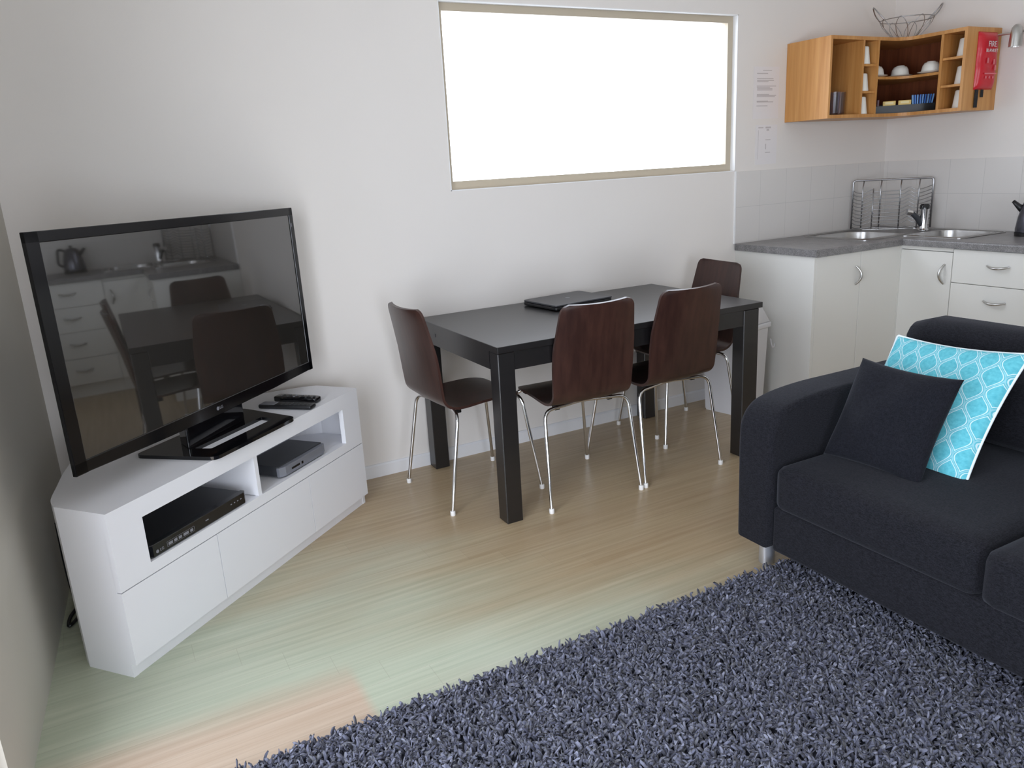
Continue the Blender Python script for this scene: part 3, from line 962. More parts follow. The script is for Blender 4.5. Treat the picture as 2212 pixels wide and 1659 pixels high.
ring_slab(bm, round_poly([(-0.80, -0.07), (-0.30, -0.07), (-0.06, -0.30), (-0.06, -0.86), (-0.49, -0.86), (-0.49, -0.52), (-0.80, -0.52)], 0.04, 4),
          round_poly([(-0.792, -0.078), (-0.304, -0.078), (-0.068, -0.306), (-0.068, -0.852), (-0.482, -0.852), (-0.482, -0.512), (-0.792, -0.512)], 0.038, 4), BT + 0.0002, BT + 0.004)
obj('rim', bm, M['steel'], sink, False)
tp = thing('mixer_tap', 'chrome mixer tap with a dark top between the sink basins', 'tap', (-0.20, -0.44, BT + 0.0042))
bm = BM(); lathe(bm, [(0, 0.0), (0.032, 0), (0.032, 0.006), (0.024, 0.012), (0.021, 0.03), (0.024, 0.10), (0.026, 0.125), (0, 0.125)], (0, 0, 0), 24); obj('body', bm, M['chrome'], tp, True, 40)
bm = BM(); lathe(bm, [(0, 0.125), (0.027, 0.125), (0.027, 0.145), (0.020, 0.155), (0, 0.156)], (0, 0, 0), 24); obj('lever_head', bm, M['black_gloss'], tp, True, 40)
bm = BM(); tube(bm, [(-0.005, 0.005, 0.03), (-0.035, 0.02, 0.075), (-0.062, 0.038, 0.105)], [0.017, 0.016, 0.014], 12); obj('spout', bm, M['silver_top'], tp, True, 50)
bm = BM(); tube(bm, [(-0.060, 0.036, 0.106), (-0.088, 0.052, 0.112)], [0.015, 0.015], 14); obj('spout_tip', bm, M['chrome'], tp, True, 50)

# kettle at the right edge
kt = thing('kettle', 'black electric kettle on the benchtop, cut by the right edge of the picture', 'kettle', (-0.17, -1.04, BT + 0.0002), math.radians(110))
bm = BM(); lathe(bm, [(0, 0), (0.078, 0), (0.080, 0.02), (0, 0.02)], (0, 0, 0), 28); obj('base', bm, M['black_matt'], kt, True, 40)
bm = BM(); lathe(bm, [(0, 0.021), (0.076, 0.021), (0.078, 0.035), (0.070, 0.10), (0.056, 0.16), (0.050, 0.175), (0.030, 0.188), (0, 0.19)], (0, 0, 0), 28); obj('body', bm, mat('dark_steel', (0.10, 0.10, 0.12, 1), 0.25, 0.8), kt, True, 40)
bm = BM(); tube(bm, [(0.045, 0, 0.13), (0.075, 0, 0.155), (0.10, 0, 0.18)], [0.022, 0.014, 0.009], 12); obj('spout', bm, M['black_matt'], kt, True)
bm = BM(); tube(bm, fillet([(-0.045, 0, 0.17), (-0.10, 0, 0.19), (-0.115, 0, 0.07), (-0.07, 0, 0.05)], 0.03), 0.010, 10); obj('handle', bm, M['black_matt'], kt, True)
bm = BM(); lathe(bm, [(0, 0.19), (0.010, 0.19), (0.014, 0.205), (0, 0.21)], (0, 0, 0), 16); obj('lid_knob', bm, M['black_matt'], kt, True)

# ------------------------------------------------------------------ dish rack
RP, RQ = Vector((-0.325, -0.035, 0)), Vector((-0.040, -0.375, 0))
RL = (RQ - RP).length
rk = thing('dish_rack', 'wire dish drainer standing on edge across the kitchen corner behind the tap', 'dish rack', (RP.x, RP.y, BT + 0.0005), math.atan2((RQ - RP).y, (RQ - RP).x))
RHT = 0.30
def Rk(s, z, d=0.0):      # d = toward the room (local -y)
    return (s, -d + 0.0 + 0.02 * z, z)
bm = BM(); tube(bm, fillet([Rk(0, 0.006), Rk(0, RHT), Rk(RL, RHT), Rk(RL, 0.006)], 0.02), 0.0055, 8); obj('outer_frame', bm, M['wire'], rk, True)
for s in (0.055, 0.155, 0.265, 0.365):
    bm = BM(); tube(bm, fillet([Rk(s + 0.006, RHT), Rk(s, RHT - 0.045, 0.035), Rk(s, 0.006, 0.035)], 0.02), 0.0038, 6); obj('upright_wire', bm, M['wire'], rk, True)
bm = BM(); tube(bm, [Rk(0.115, RHT - 0.05, 0.03), Rk(0.115, 0.006, 0.03)], 0.0036, 6); obj('upright_wire', bm, M['wire'], rk, True)
prof = [(0.0, 0.016, 0.0), (0.02, 0.0, 0.02), (0.05, -0.004, 0.036), (0.075, 0.004, 0.036), (0.112, 0.018, 0.030), (0.122, 0.006, 0.034), (0.15, 0.004, 0.036), (0.26, 0.006, 0.036), (0.285, 0.010, 0.036), (0.315, 0.026, 0.030), (0.34, 0.012, 0.034), (0.36, 0.010, 0.036), (0.39, 0.014, 0.026), (RL, 0.034, 0.0)]
for k in range(11):
    z0 = 0.012 + k * 0.0216
    bm = BM(); tube(bm, catmull([Rk(s, z0 + dz * (0.9 if k else 0.3), d) for s, dz, d in prof], 3), 0.0027, 5); obj('wavy_wire', bm, M['wire'], rk, True)

# ------------------------------------------------------------------ corner wall shelf
SZ0, SZ1 = 1.560, 1.982
SAX, SBY, SD = -0.905, -0.668, 0.302
sh = thing('corner_shelf_unit', 'open oak corner shelf unit mounted on both kitchen walls', 'wall shelf', (0, 0, 0))
def shelf_poly(ax, by, d, inset=0.0, fr=0.11):
    f = fillet([(ax, -d, 0), (-d, -d, 0), (-d, by, 0)], fr, 10)
    return [(ax, -inset)] + [(v.x, v.y) for v in f] + [(-inset, by), (-inset, -inset)]
for nm, z0, z1 in (('top_board', SZ1 - 0.018, SZ1), ('bottom_board', SZ0, SZ0 + 0.018)):
    bm = BM(); prism(bm, shelf_poly(SAX + 0.017, SBY + 0.017, SD - 0.001, 0.007), z0, z1, 'z'); obj(nm, bm, M['oak'], sh)
bm = BM(); box(bm, SAX, SAX + 0.0168, -SD, -0.001, SZ0, SZ1, 0.0008, 1); obj('side_panel', bm, M['oak'], sh)
bm = BM(); box(bm, -SD, -0.001, SBY, SBY + 0.0168, SZ0, SZ1, 0.0008, 1); obj('side_panel', bm, M['oak'], sh)
zi0, zi1 = SZ0 + 0.0182, SZ1 - 0.0182
for x in (-0.645, -0.523):
    bm = BM(); box(bm, x, x + 0.015, -SD + 0.003, -0.008, zi0, zi1); obj('divider', bm, M['oak'], sh)
bm = BM(); box(bm, -SD + 0.003, -0.008, -0.535, -0.520, zi0, zi1); obj('divider', bm, M['oak'], sh)
for z in (1.695, 1.836):
    bm = BM(); box(bm, -0.6298, -0.5232, -SD + 0.008, -0.008, z - 0.006, z + 0.006); obj('small_shelf', bm, M['oak'], sh)
    bm = BM(); box(bm, -SD + 0.008, -0.008, -0.6508, -0.5352, z - 0.006, z + 0.006); obj('small_shelf', bm, M['oak'], sh)
bm = BM(); prism(bm, shelf_poly(-0.5078, -0.5198, SD - 0.006, 0.008), 1.762, 1.776, 'z'); obj('middle_shelf', bm, M['oak'], sh)
bm = BM(); box(bm, SAX + 0.017, -0.001, -0.0065, -0.001, zi0, zi1); obj('back_panel', bm, M['oak_dark'], sh)
bm = BM(); box(bm, -0.0065, -0.001, SBY + 0.017, -0.0066, zi0, zi1); obj('back_panel', bm, M['oak_dark'], sh)

def at(name, o, label, cat, loc, group=None, rz=0):
    o.location = loc; o.rotation_euler = (0, 0, rz)
    return tag(o, label, cat, group)
# inverted mugs in the small pigeonholes
def mug_mesh():
    bm = BM(); lathe(bm, [(0.0, 0.094), (0.026, 0.094), (0.030, 0.090), (0.037, 0.03), (0.041, 0.002), (0.0385, 0.0), (0.036, 0.006), (0.027, 0.086), (0, 0.087)], (0, 0, 0), 28)
    return bm
def add_mug(label, loc, group, rz):
    m_ = thing('mug', label, 'mug', loc, rz, group)
    obj('cup', mug_mesh(), M['ceramic'], m_, True, 50)
    bm = BM(); tube(bm, fillet([(0.031, 0, 0.078), (0.062, 0, 0.07), (0.064, 0, 0.03), (0.037, 0, 0.018)], 0.015), 0.004, 8); obj('handle', bm, M['ceramic'], m_, True)
    return m_
rows = ('top', 'middle', 'bottom')
for k, z in enumerate((1.8422, 1.7012, SZ0 + 0.0182)):
    add_mug('upside-down white mug in the %s pigeonhole of the left column of the oak shelf' % rows[k], (-0.5865, -0.252, z), 'mugs in the left pigeonholes', PI * 0.5)
    add_mug('upside-down white mug in the %s pigeonhole of the right column of the oak shelf' % rows[k], (-0.215, -0.6075, z), 'mugs in the right pigeonholes', 0.0)
# bowls on saucers on the middle shelf
for k, (x, y) in enumerate(((-0.428, -0.215), (-0.235, -0.235), (-0.235, -0.428))):
    w = ('left', 'middle', 'right')[k]
    s = thing('saucer', 'white saucer under the %s upturned cup on the middle oak shelf' % w, 'saucer', (x, y, 1.7764), 0, 'saucers on the middle shelf')
    bm = BM(); lathe(bm, [(0, 0), (0.03, 0), (0.068, 0.009), (0.070, 0.011), (0.067, 0.0125), (0.03, 0.005), (0, 0.005)], (0, 0, 0), 32); obj('dish', bm, M['ceramic'], s, True, 60)
    c_ = thing('cup', 'white cup turned upside down, the %s of three on the middle oak shelf' % w, 'cup', (x, y, 1.7764 + 0.0092), 0, 'upturned cups on the middle shelf')
    bm = BM(); lathe(bm, [(0.0, 0.056), (0.022, 0.056), (0.024, 0.052), (0.034, 0.050), (0.044, 0.034), (0.050, 0.004), (0.049, 0.0), (0.046, 0.003), (0.040, 0.030), (0.030, 0.045), (0, 0.047)], (0, 0, 0), 32); obj('bowl', bm, M['ceramic'], c_, True, 60)
# glasses
for k, (x, y) in enumerate(((-0.835, -0.20), (-0.765, -0.225), (-0.695, -0.20), (-0.80, -0.10), (-0.73, -0.12))):
    lab = ('clear tumbler nearest the left side panel of the oak shelf', 'clear tumbler in front, middle of the oak shelf\'s left compartment', 'clear tumbler beside the first divider of the oak shelf', 'clear tumbler in the back row, left, of the oak shelf', 'clear tumbler in the back row, right, of the oak shelf')[k]
    g_ = thing('drinking_glass', lab, 'glass', (x, y, SZ0 + 0.0182), 0, 'tumblers in the left compartment')
    bm = BM(); lathe(bm, [(0, 0), (0.027, 0), (0.030, 0.008), (0.034, 0.125), (0.0325, 0.125), (0.028, 0.012), (0, 0.010)], (0, 0, 0), 24); obj('bowl', bm, M['glass'], g_, True, 60)

# caddy with tea and coffee sachets, across the corner
CD = Vector((1, -1, 0)).normalized(); CA = -PI / 4
cc = Vector((-0.255, -0.255, SZ0 + 0.0183))
cady = thing('sachet_caddy', 'black open caddy of sachets across the bottom corner of the oak shelf', 'caddy', cc, CA)
bm = BM()
cw, cdp = 0.185, 0.045
box(bm, -cw, cw, -cdp, cdp, 0, 0.004)
box(bm, -cw, cw, -cdp, -cdp + 0.003, 0.004, 0.045); box(bm, -cw, cw, cdp - 0.003, cdp, 0.004, 0.055)
box(bm, -cw, -cw + 0.003, -cdp + 0.003, cdp - 0.003, 0.004, 0.05); box(bm, cw - 0.003, cw, -cdp + 0.003, cdp - 0.003, 0.004, 0.05)
obj('tray', bm, M['black_matt'], cady)
for x in (-0.095, -0.012, 0.066):
    bm = BM(); box(bm, x - 0.0015, x + 0.0015, -cdp + 0.0032, cdp - 0.0032, 0.0042, 0.043); obj('partition', bm, M['black_matt'], cady)
def cad(x, y, z): 
    return cc + Vector((math.cos(CA) * x - math.sin(CA) * y, math.sin(CA) * x + math.cos(CA) * y, z))
mY = mat('yellow_card', rgb(232, 200, 120), 0.5); mB = mat('blue_foil', rgb(62, 120, 200), 0.35); mB2 = mat('pale_blue_foil', rgb(120, 170, 225), 0.35)
mD = mat('dark_foil', rgb(40, 34, 38), 0.4); mR = mat('maroon_foil', rgb(90, 20, 34), 0.4)
for k in range(2):
    t_ = thing('tea_sachet', ('yellow tea packet left of the other yellow one in the black caddy', 'yellow tea packet next to the blue sachets in the black caddy')[k], 'tea packet', cad(-0.054 if k == 0 else 0.028, -0.028, 0.0043), CA, 'yellow tea packets')
    w_ = 0.034
    bm = BM(); box(bm, -w_, w_, -0.006, 0.006, 0, 0.066, 0.0015, 1); obj('packet', bm, mY, t_)
    bm = BM(); box(bm, -w_ + 0.012, w_ - 0.012, -0.0064, -0.0061, 0.049, 0.061); obj('label_panel', bm, mat('cream_card', rgb(240, 222, 168), 0.5), t_)
for k in range(9):
    s = tag(obj('sugar_stick', (lambda b: (box(b, -0.004, 0.004, -0.012, 0.012, 0, 0.092, 0.0015, 1), b)[1])(BM()), mB if k % 2 else mB2), 'blue paper sachet standing at the right end of the black caddy', 'sachet', 'blue sachets in the caddy')
    s.location = cad(0.076 + k * 0.0112, -0.022 + 0.004 * (k % 3), 0.0043); s.rotation_euler = (0, 0.03 * (k - 3), CA)
for k in range(4):
    s = thing('coffee_stick', 'dark coffee sachet with a pale stripe at the left end of the black caddy', 'sachet', cad(-0.168 + k * 0.018, -0.025, 0.0043), CA, 'dark sachets in the caddy')
    bm = BM(); box(bm, -0.0065, 0.0065, -0.008, 0.008, 0, 0.078, 0.0015, 1); obj('sachet', bm, mD if k < 3 else mR, s)
    bm = BM(); box(bm, -0.001, 0.0012, -0.0084, -0.0081, 0.040, 0.070); obj('stripe', bm, M['grey_mark'], s)

# ------------------------------------------------------------------ wire basket on top of the shelf
bk = thing('wire_fruit_basket', 'open wire fruit basket with two loop handles on top of the oak shelf', 'basket', (-0.195, -0.225, SZ1 + 0.0003), math.radians(-33))
bk.scale = (0.86, 0.86, 0.90)
def circ(r, z, n=40, sq=1.0):
    return [(r * math.cos(2 * PI * k / n), sq * r * math.sin(2 * PI * k / n), z) for k in range(n)]
bm = BM(); tube(bm, circ(0.165, 0.125), 0.0028, 8, closed=True); obj('rim_wire', bm, M['wire'], bk, True)
bm = BM(); tube(bm, circ(0.062, 0.003), 0.003, 8, closed=True); obj('foot_ring', bm, M['wire'], bk, True)
for k in range(8):
    a = 2 * PI * k / 8 + 0.2
    bm = BM()
    def P(ang, r, z): return (r * math.cos(ang), r * math.sin(ang), z)
    tube(bm, catmull([P(a - 0.30, 0.062, 0.004), P(a - 0.34, 0.10, 0.035), P(a - 0.22, 0.148, 0.09), P(a, 0.168, 0.13), P(a + 0.22, 0.148, 0.09), P(a + 0.34, 0.10, 0.035), P(a + 0.30, 0.062, 0.004)], 5), 0.0020, 6)
    obj('petal_wire', bm, M['wire'], bk, True)
for s in (-1, 1):
    bm = BM()
    tube(bm, catmull([(s * 0.158, -0.045, 0.125), (s * 0.195, -0.034, 0.165), (s * 0.222, 0, 0.205), (s * 0.195, 0.034, 0.165), (s * 0.158, 0.045, 0.125)], 6), 0.0042, 8)
    obj('handle', bm, M['wire'], bk, True)

# ------------------------------------------------------------------ fire blanket pouch
fb = thing('fire_blanket', 'red fire blanket pouch with black pull tapes hanging on the shelf end panel', 'fire blanket', (-0.128, SBY - 0.0004, 1.812))
bm = BM()
nx, nz = 10, 24
vs = {}
for i in range(nx + 1):
    for j in range(nz + 1):
        u, v = -1 + 2 * i / nx, -1 + 2 * j / nz
        x = u * 0.082; z = v * 0.146
        d = 0.028 * ((1 - u ** 4) * (1 - v ** 6)) ** 0.6 + 0.003
        d += 0.003 * math.sin(9 * v + 3 * u)* (1 - u * u) * (1 - v * v)
        vs[i, j] = (bm.verts.new((x, -d, z)), bm.verts.new((x, -0.0005, z)))
for i in range(nx):
    for j in range(nz):
        bm.faces.new([vs[a][0] for a in ((i, j), (i + 1, j), (i + 1, j + 1), (i, j + 1))])
        bm.faces.new([vs[a][1] for a in ((i, j), (i, j + 1), (i + 1, j + 1), (i + 1, j))])
for j in range(nz):
    for i in (0, nx):
        bm.faces.new((vs[i, j][0], vs[i, j + 1][0], vs[i, j + 1][1], vs[i, j][1]))
for i in range(nx):
    for j in (0, nz):
        bm.faces.new((vs[i, j][0], vs[i + 1, j][0], vs[i + 1, j][1], vs[i, j][1]))
obj('pouch', bm, M['red'], fb, True, 50)
text_obj('lettering', 'FIRE', 0.040, M['white_mark'], fb, (-0.004, -0.0362, 0.080), (PI / 2, 0, 0))
text_obj('lettering', 'BLANKET', 0.0245, M['white_mark'], fb, (-0.004, -0.0362, 0.048), (PI / 2, 0, 0))
bm = BM()
for r0, n_, w_ in ((-0.066, 1, 0.11),):
    box(bm, -0.050, 0.055, -0.0362, -0.0352, -0.070, -0.064)
for k, (a, z) in enumerate(((-0.03, 0.0), (0.024, -0.006), (0.040, -0.036))):
    box(bm, a - 0.006, a + 0.006, -0.0362, -0.0352, z - 0.014, z + 0.012, 0.0)
for a in (-0.034, -0.004, 0.028):
    box(bm, a - 0.004, a + 0.004, -0.0362, -0.033, -0.092, -0.080)
obj('instruction_marks', bm, mat('faded_print', rgb(222, 120, 128), 0.6), fb)
bm = BM(); box(bm, -0.074, -0.044, -0.008, -0.005, -0.238, -0.146, 0.001, 1); obj('pull_tape', bm, M['black_fabric_tie'], fb)
bm = BM(); box(bm, -0.022, 0.002, -0.008, -0.005, -0.185, -0.146, 0.001, 1); obj('pull_tape', bm, M['black_fabric_tie'], fb)

# ------------------------------------------------------------------ spotlight rail
lr = thing('spotlight_rail', 'brushed metal wall spotlight rail right of the oak shelf', 'wall light', (0, 0, 0))
bm = BM(); tube(bm, [(-0.085, -0.70, 1.938), (-0.085, -1.45, 1.938)], 0.006, 10); obj('rail', bm, M['satin'], lr, True, 60)
bm = BM(); tube(bm, [(-0.001, -1.08, 1.938), (-0.085, -1.08, 1.938)], 0.012, 12); lathe(bm, [(0, 0), (0.05, 0), (0.05, 0.015), (0, 0.02)], (-0.0205, -1.08, 1.938), 24, Matrix.Rotation(PI / 2, 4, 'Y')); obj('wall_mount', bm, M['satin'], lr, True, 50)
for y in (-0.815, -1.08, -1.36):
    bm = BM(); lathe(bm, [(0.0, 0.062), (0.012, 0.060), (0.024, 0.045), (0.029, 0.01), (0.032, -0.048), (0.030, -0.048), (0.026, 0.01), (0, 0.03)], (-0.118, y, 1.912), 24); obj('lamp_head', bm, M['satin'], lr, True, 50)

# ------------------------------------------------------------------ notices on the wall
def notice(x0, x1, z0, z1, label, lines):
    o = thing('wall_notice', label, 'notice', ((x0 + x1) / 2, -0.0005, (z0 + z1) / 2))
    hw_, hz_ = (x1 - x0) / 2, (z1 - z0) / 2
    bm = BM(); box(bm, -hw_, hw_, -0.0008, 0, -hz_, hz_); obj('sheet', bm, M['paper'], o)
    bm = BM()
    for (a, b, z, h) in lines:
        box(bm, -hw_ + a * 2 * hw_, -hw_ + b * 2 * hw_, -0.0012, -0.0009, -hz_ + z * 2 * hz_ - h / 2, -hz_ + z * 2 * hz_ + h / 2)
    obj('print', bm, M['ink'], o)
rr_ = random.Random(3)
ls = [(0.35, 0.70, 0.93, 0.004), (0.12, 0.55, 0.87, 0.005)]
for k, z in enumerate((0.77, 0.735, 0.715, 0.63, 0.605, 0.58, 0.555, 0.47, 0.45, 0.43, 0.34, 0.325, 0.25)):
    ls.append((0.12 + 0.02 * rr_.random(), 0.55 + 0.4 * rr_.random(), z, 0.0045))
notice(-1.155, -0.960, 1.585, 1.862, 'white printed notice taped to the wall beside the oak shelf, the upper of two', ls)
notice(-1.130, -0.962, 1.335, 1.552, 'faint white notice taped to the wall above the tiles, the lower of two', [(0.12, 0.35, 0.93, 0.006), (0.45, 0.70, 0.93, 0.009), (0.50, 0.62, 0.87, 0.01), (0.46, 0.70, 0.62, 0.004), (0.46, 0.50, 0.45, 0.03), (0.46, 0.70, 0.30, 0.004), (0.12, 0.135, 0.5, 0.16)])

# ------------------------------------------------------------------ sofa
sf = thing('sofa', 'charcoal fabric sofa with rounded arm and silver legs, facing the television', 'sofa', (0, 0, 0))
SX0, SXB, AY0, AY1 = -2.728, -1.80, -1.545, -1.70
SEND = -3.30
def arm(y0, y1):
    f = [(SX0, 0.105), (SX0 - 0.004, 0.45)]
    arc = catmull([(SX0 - 0.004, 0.45, 0), (SX0 + 0.002, 0.525, 0), (SX0 + 0.035, 0.577, 0), (SX0 + 0.10, 0.606, 0), (SX0 + 0.25, 0.621, 0), (SX0 + 0.48, 0.622, 0), (SXB, 0.622, 0)], 5)
    poly = [(SX0, 0.105)] + [(v.x, v.y) for v in arc] + [(SXB, 0.105)]
    bm = BM(); prism(bm, poly[::-1], min(y0, y1), max(y0, y1), 'y', 0.022, 4)
    return bm
obj('arm', arm(AY1, AY0), M['sofa'], sf, True, 60)
obj('arm', arm(SEND, SEND - 0.155), M['sofa'], sf, True, 60)
bm = BM(); box(bm, SX0 + 0.012, SXB, SEND + 0.0005, AY1 - 0.0005, 0.10, 0.262, 0.012, 3); obj('base', bm, M['sofa'], sf, True, 50)
bm = BM(); rbox(bm, -1.985, -1.775, SEND - 0.09, -1.585, 0.24, 0.79, 0.085, 12); obj('backrest', bm, M['sofa'], sf, True)
SY = [(-1.702, -2.392), (-2.398, SEND + 0.002)]
for k, (a, b) in enumerate(SY):
    bm = BM(); rbox(bm, SX0 + 0.006 - 0.012 * k, -1.96, b, a, 0.252, 0.412, 0.034, 14, bulge=(0.006, 0.0, 0.016)); obj('seat_cushion', bm, M['sofa'], sf, True)
for a, b in ((-1.72, -2.392), (-2.398, SEND + 0.02)):
    bm = BM(); rbox(bm, -2.07, -1.955, b, a, 0.42, 0.69, 0.055, 12, bulge=(0.02, 0, 0.0)); obj('back_cushion', bm, M['sofa'], sf, True)
for x, y in ((-2.645, -1.615), (-1.87, -1.63), (-2.645, SEND - 0.07), (-1.87, SEND - 0.07)):
    bm = BM(); lathe(bm, [(0, 0), (0.027, 0), (0.027, 0.106), (0, 0.106)], (x, y, 0.0), 24); obj('leg', bm, M['alu_leg'], sf, True, 40)

def pillow(name, label, ctr, ex, ey, w, h, t, m_, piping=None, seed=0):
    ex = Vector(ex).normalized(); ey = Vector(ey); ey = (ey - ex * ey.dot(ex)).normalized(); ez = ex.cross(ey)
    root = thing(name, label, 'cushion', ctr)
    root.rotation_euler = Matrix((ex, ey, ez)).transposed().to_euler()
    bm = BM(); n = 28
    uvl = bm.loops.layers.uv.new('UVMap')
    rnd = random.Random(seed); ph = [rnd.random() * 6 for _ in range(6)]
    def pt(u, v, s):
        x = w / 2 * u * (1 - 0.07 * (1 - v * v)); y = h / 2 * v * (1 - 0.07 * (1 - u * u))
        f = max(0.0, (1 - u * u)) * max(0.0, (1 - v * v))
        z = s * t / 2 * f ** 0.42
        z += 0.006 * math.sin(5 * u + ph[0]) * math.sin(4 * v + ph[1]) * f ** 0.5
        return Vector((x, y, z))
    def wp(i): 
        a = -1 + 2 * i / n
        return math.sin(a * PI / 2) * 0.6 + a * 0.4
    for s in (1, -1):
        g = [[bm.verts.new(pt(wp(i), wp(j), s)) for j in range(n + 1)] for i in range(n + 1)]
        for i in range(n):
            for j in range(n):
                q = (g[i][j], g[i + 1][j], g[i + 1][j + 1], g[i][j + 1])
                fce = bm.faces.new(q if s > 0 else q[::-1])
                for lp_ in fce.loops:
                    lp_[uvl].uv = ((lp_.vert.co.x / w + 0.5), (lp_.vert.co.y / h + 0.5))
    bmesh.ops.remove_doubles(bm, verts=bm.verts[:], dist=0.0004)
    obj('cover', bm, m_, root, True)
    if piping:
        pts = []
        for k in range(4):
            for i in range(24):
                a = -0.985 + 1.97 * i / 23
                u, v = [(a, -1), (1, a), (-a, 1), (-1, -a)][k]
                pts.append(pt(u * (1 if abs(u) < 1 else 1), v, 1))
        bm = BM(); tube(bm, pts, 0.0042, 8, closed=True); obj('piping', bm, piping, root, True)
    return root
Cc = Vector((-4.578, -3.422, 1.403))
pillow('cushion', 'plain dark charcoal square cushion leaning in front of the turquoise one', (-2.430, -1.900, 0.563), (0.002, -1, -0.008), (0.473, -0.007, 0.881), 0.352, 0.350, 0.11, M['cushion_dark'], seed=2)
pillow('cushion', 'turquoise cushion with white leaf lattice print and white piping', (-2.254, -1.911, 0.577), (-0.026, -0.999, 0.037), (0.609, 0.013, 0.793), 0.458, 0.462, 0.11, M['teal'], M['piping'], seed=5)

# ------------------------------------------------------------------ shag rug
RX0, RX1, RY0, RY1 = -4.64, -2.05, -3.35, -1.672
rug = thing('shag_rug', 'thick blue-grey shag rug in front of and under the sofa', 'rug', (0, 0, 0))
bm = BM(); box(bm, RX0, RX1, RY0, RY1, 0.0005, 0.009); obj('backing', bm, M['rug_base'], rug)
def shag():
    rs = np.random.RandomState(11)
    # denser where it can be seen (left/in front of the sofa)
    def sample(n, x0, x1, y0, y1):
        return np.stack([rs.uniform(x0, x1, n), rs.uniform(y0, y1, n)], 1)
    P = np.concatenate([sample(34000, RX0 + .01, -2.60, -2.75, RY1 - .004), sample(5000, RX0 + .01, -2.60, RY0 + .01, -2.75), sample(3000, -2.60, RX1 - .01, RY0 + .01, RY1 - .005)])
    n = len(P)
    # soft pile direction field so that tufts clump
    ang = 2.2 * np.sin(P[:, 0] * 9 + 1.3 * np.sin(P[:, 1] * 7)) + 1.8 * np.cos(P[:, 1] * 11 + P[:, 0] * 3) + rs.normal(0, 2.2, n)
    ln = rs.uniform(0.022, 0.038, n)
    lean = rs.uniform(0.55, 1.35, n)
    K = 6; S = 5
    t = np.linspace(0, 1, K)
    d = np.stack([np.cos(ang), np.sin(ang)], 1)
    curl = rs.normal(0, 2.2, n)
    V = np.zeros((n, K, S, 3), np.float32)
    px, py, pz = P[:, 0].copy(), P[:, 1].copy(), np.full(n, 0.006)
    pos = np.zeros((n, K, 3))
    for k in range(K):
        pos[:, k] = np.stack([px, py, pz], 1)
        th = lean * (0.25 + 1.15 * t[k])
        a2 = ang + curl * t[k]
        st = ln / (K - 1)
        px = px + np.cos(a2) * np.sin(th) * st; py = py + np.sin(a2) * np.sin(th) * st; pz = np.maximum(pz + np.cos(th) * st, 0.006)
    rad = rs.uniform(0.0030, 0.0044, n)[:, None] * np.array([0.8, 1.0, 1.1, 1.15, 1.1, 0.75])[None]
    for s in range(S):
        a = 2 * PI * s / S + rs.uniform(0, 6, n)
        V[:, :, s, 0] = pos[:, :, 0] + rad * np.cos(a)[:, None] 
        V[:, :, s, 1] = pos[:, :, 1] + rad * np.sin(a)[:, None] * 0.9
        V[:, :, s, 2] = pos[:, :, 2] + rad * (np.sin(a + 0.8))[:, None] * 0.6
    # keep the pile clear of the sofa's base
    under = (V[..., 0] > SX0 - 0.015) & (V[..., 1] < -1.54)
    V[..., 2] = np.where(under, np.minimum(V[..., 2], 0.05), V[..., 2])
    base = (np.arange(n) * K * S)[:, None, None]
    kk = np.arange(K - 1)[None, :, None]; ss = np.arange(S)[None, None, :]
    a = base + kk * S + ss; b = base + kk * S + (ss + 1) % S; c = b + S; dd = a + S
    F = np.stack([a + 0 * ss, b + 0 * kk, c + 0 * kk, dd + 0 * ss], -1).reshape(-1, 4)
    cap = (base[:, 0, 0:1] + (K - 1) * S + np.arange(S)[None])
    me = bpy.data.meshes.new('pile')
    me.vertices.add(n * K * S); me.vertices.foreach_set('co', V.reshape(-1))
    nf, nc = len(F), len(cap)
    me.loops.add(nf * 4 + nc * S)
    me.loops.foreach_set('vertex_index', np.concatenate([F.reshape(-1), cap.reshape(-1)]).astype(np.int32))
    me.polygons.add(nf + nc)
    me.polygons.foreach_set('loop_start', np.concatenate([np.arange(nf) * 4, nf * 4 + np.arange(nc) * S]).astype(np.int32))
    me.polygons.foreach_set('use_smooth', np.ones(nf + nc, bool))
    me.update(calc_edges=True)
    at_ = me.attributes.new('tone', 'FLOAT', 'POINT')
    tone = np.clip(rs.normal(0.5, 0.22, n), 0, 1)
    at_.data.foreach_set('value', np.repeat(tone, K * S).astype(np.float32))
    o = new_obj('pile', me, rug, M['rug'])
    o['kind'] = 'stuff'
    return o
shag()

# ------------------------------------------------------------------ light
w = bpy.data.worlds.new('daylight'); scene.world = w; w.use_nodes = True
bg = w.node_tree.nodes['Background']
bg.inputs['Color'].default_value = (0.86, 0.93, 1.05, 1)
# sky gradient brighter behind the camera, added to lift the television cabinet's side
wt = w.node_tree
tc_ = wt.nodes.new('ShaderNodeTexCoord')
dp_ = wt.nodes.new('ShaderNodeVectorMath'); dp_.operation = 'DOT_PRODUCT'
dp_.inputs[1].default_value = Vector((-0.32, -1.0, 0.18)).normalized()
wt.links.new(tc_.outputs['Generated'], dp_.inputs[0])
mr_ = wt.nodes.new('ShaderNodeMapRange'); mr_.interpolation_type = 'SMOOTHSTEP'
mr_.inputs[1].default_value = 0.45; mr_.inputs[2].default_value = 1.0; mr_.inputs[3].default_value = 4.8; mr_.inputs[4].default_value = 7.2
wt.links.new(dp_.outputs['Value'], mr_.inputs[0])
wt.links.new(mr_.outputs[0], bg.inputs['Strength'])
def portal(name, loc, rot, sx, sy):
    l = bpy.data.lights.new(name, 'AREA'); l.shape = 'RECTANGLE'; l.size = sx; l.size_y = sy
    l.cycles.is_portal = True
    o = bpy.data.objects.new(name, l); COL.objects.link(o); o.location = loc; o.rotation_euler = rot
    return o
dmid = LW0 + LWD * ((DA + DB) / 2)
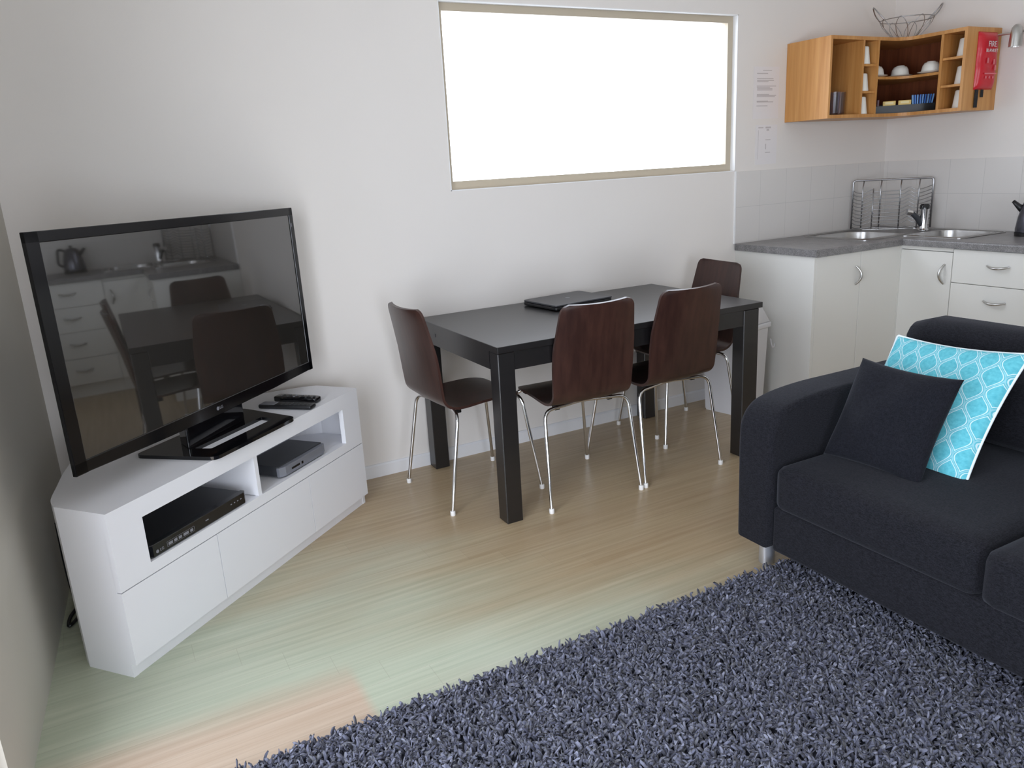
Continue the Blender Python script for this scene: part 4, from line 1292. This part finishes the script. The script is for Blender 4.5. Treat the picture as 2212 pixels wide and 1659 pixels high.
nin = Vector((math.cos(0.0744), -math.sin(0.0744), 0))
def look(o, d):
    o.rotation_euler = Vector(d).to_track_quat('-Z', 'Y').to_euler()
p = portal('door_daylight', dmid - nin * 0.13 + Vector((0, 0, DH / 2)), (0, 0, 0), DB - DA, DH); look(p, nin)
p.rotation_euler = (PI / 2, 0, math.atan2(LWD.y, LWD.x) + PI)
d_ = p.matrix_basis.to_3x3() @ Vector((0, 0, -1))
if d_.dot(nin) < 0:
    p.rotation_euler = (PI / 2, 0, math.atan2(LWD.y, LWD.x))
p = portal('window_daylight', ((WX0 + WX1) / 2, 0.14, (WZ0 + WZ1) / 2), (-PI / 2, 0, 0), WX1 - WX0, WZ1 - WZ0)

portal('added_door_daylight', ((FX0 + FX1) / 2, RY - 0.14, FH / 2), (PI / 2, 0, 0), FX1 - FX0, FH)

# ------------------------------------------------------------------ camera
cam = bpy.data.cameras.new('camera'); co = bpy.data.objects.new('camera', cam); COL.objects.link(co)
yaw, pit, rol = -0.4838, 0.2719, -0.0560
F_ = Vector((-math.sin(yaw) * math.cos(pit), math.cos(yaw) * math.cos(pit), -math.sin(pit)))
R_ = Vector((math.cos(yaw), math.sin(yaw), 0)); U_ = R_.cross(F_)
c, s = math.cos(rol), math.sin(rol)
R2, U2 = R_ * c + U_ * s, U_ * c - R_ * s
mw = Matrix((R2, U2, -F_)).transposed().to_4x4(); mw.translation = (-4.5779, -3.4217, 1.4033)
co.matrix_world = mw
cam.sensor_width = 36.0; cam.lens = 1686.07 / 2212 * 36.0
cam.clip_start = 0.05
scene.camera = co

scene.view_settings.view_transform = 'Standard'
scene.view_settings.look = 'None'
scene.view_settings.exposure = 0.5
scene.view_settings.gamma = 1.0
scene.view_settings.use_curve_mapping = False
scene.cycles.use_denoising = True
scene.cycles.max_bounces = 10
scene.cycles.diffuse_bounces = 6
scene.cycles.transparent_max_bounces = 12
scene.cycles.sample_clamp_indirect = 6.0
scene.cycles.caustics_reflective = False
scene.cycles.caustics_refractive = False
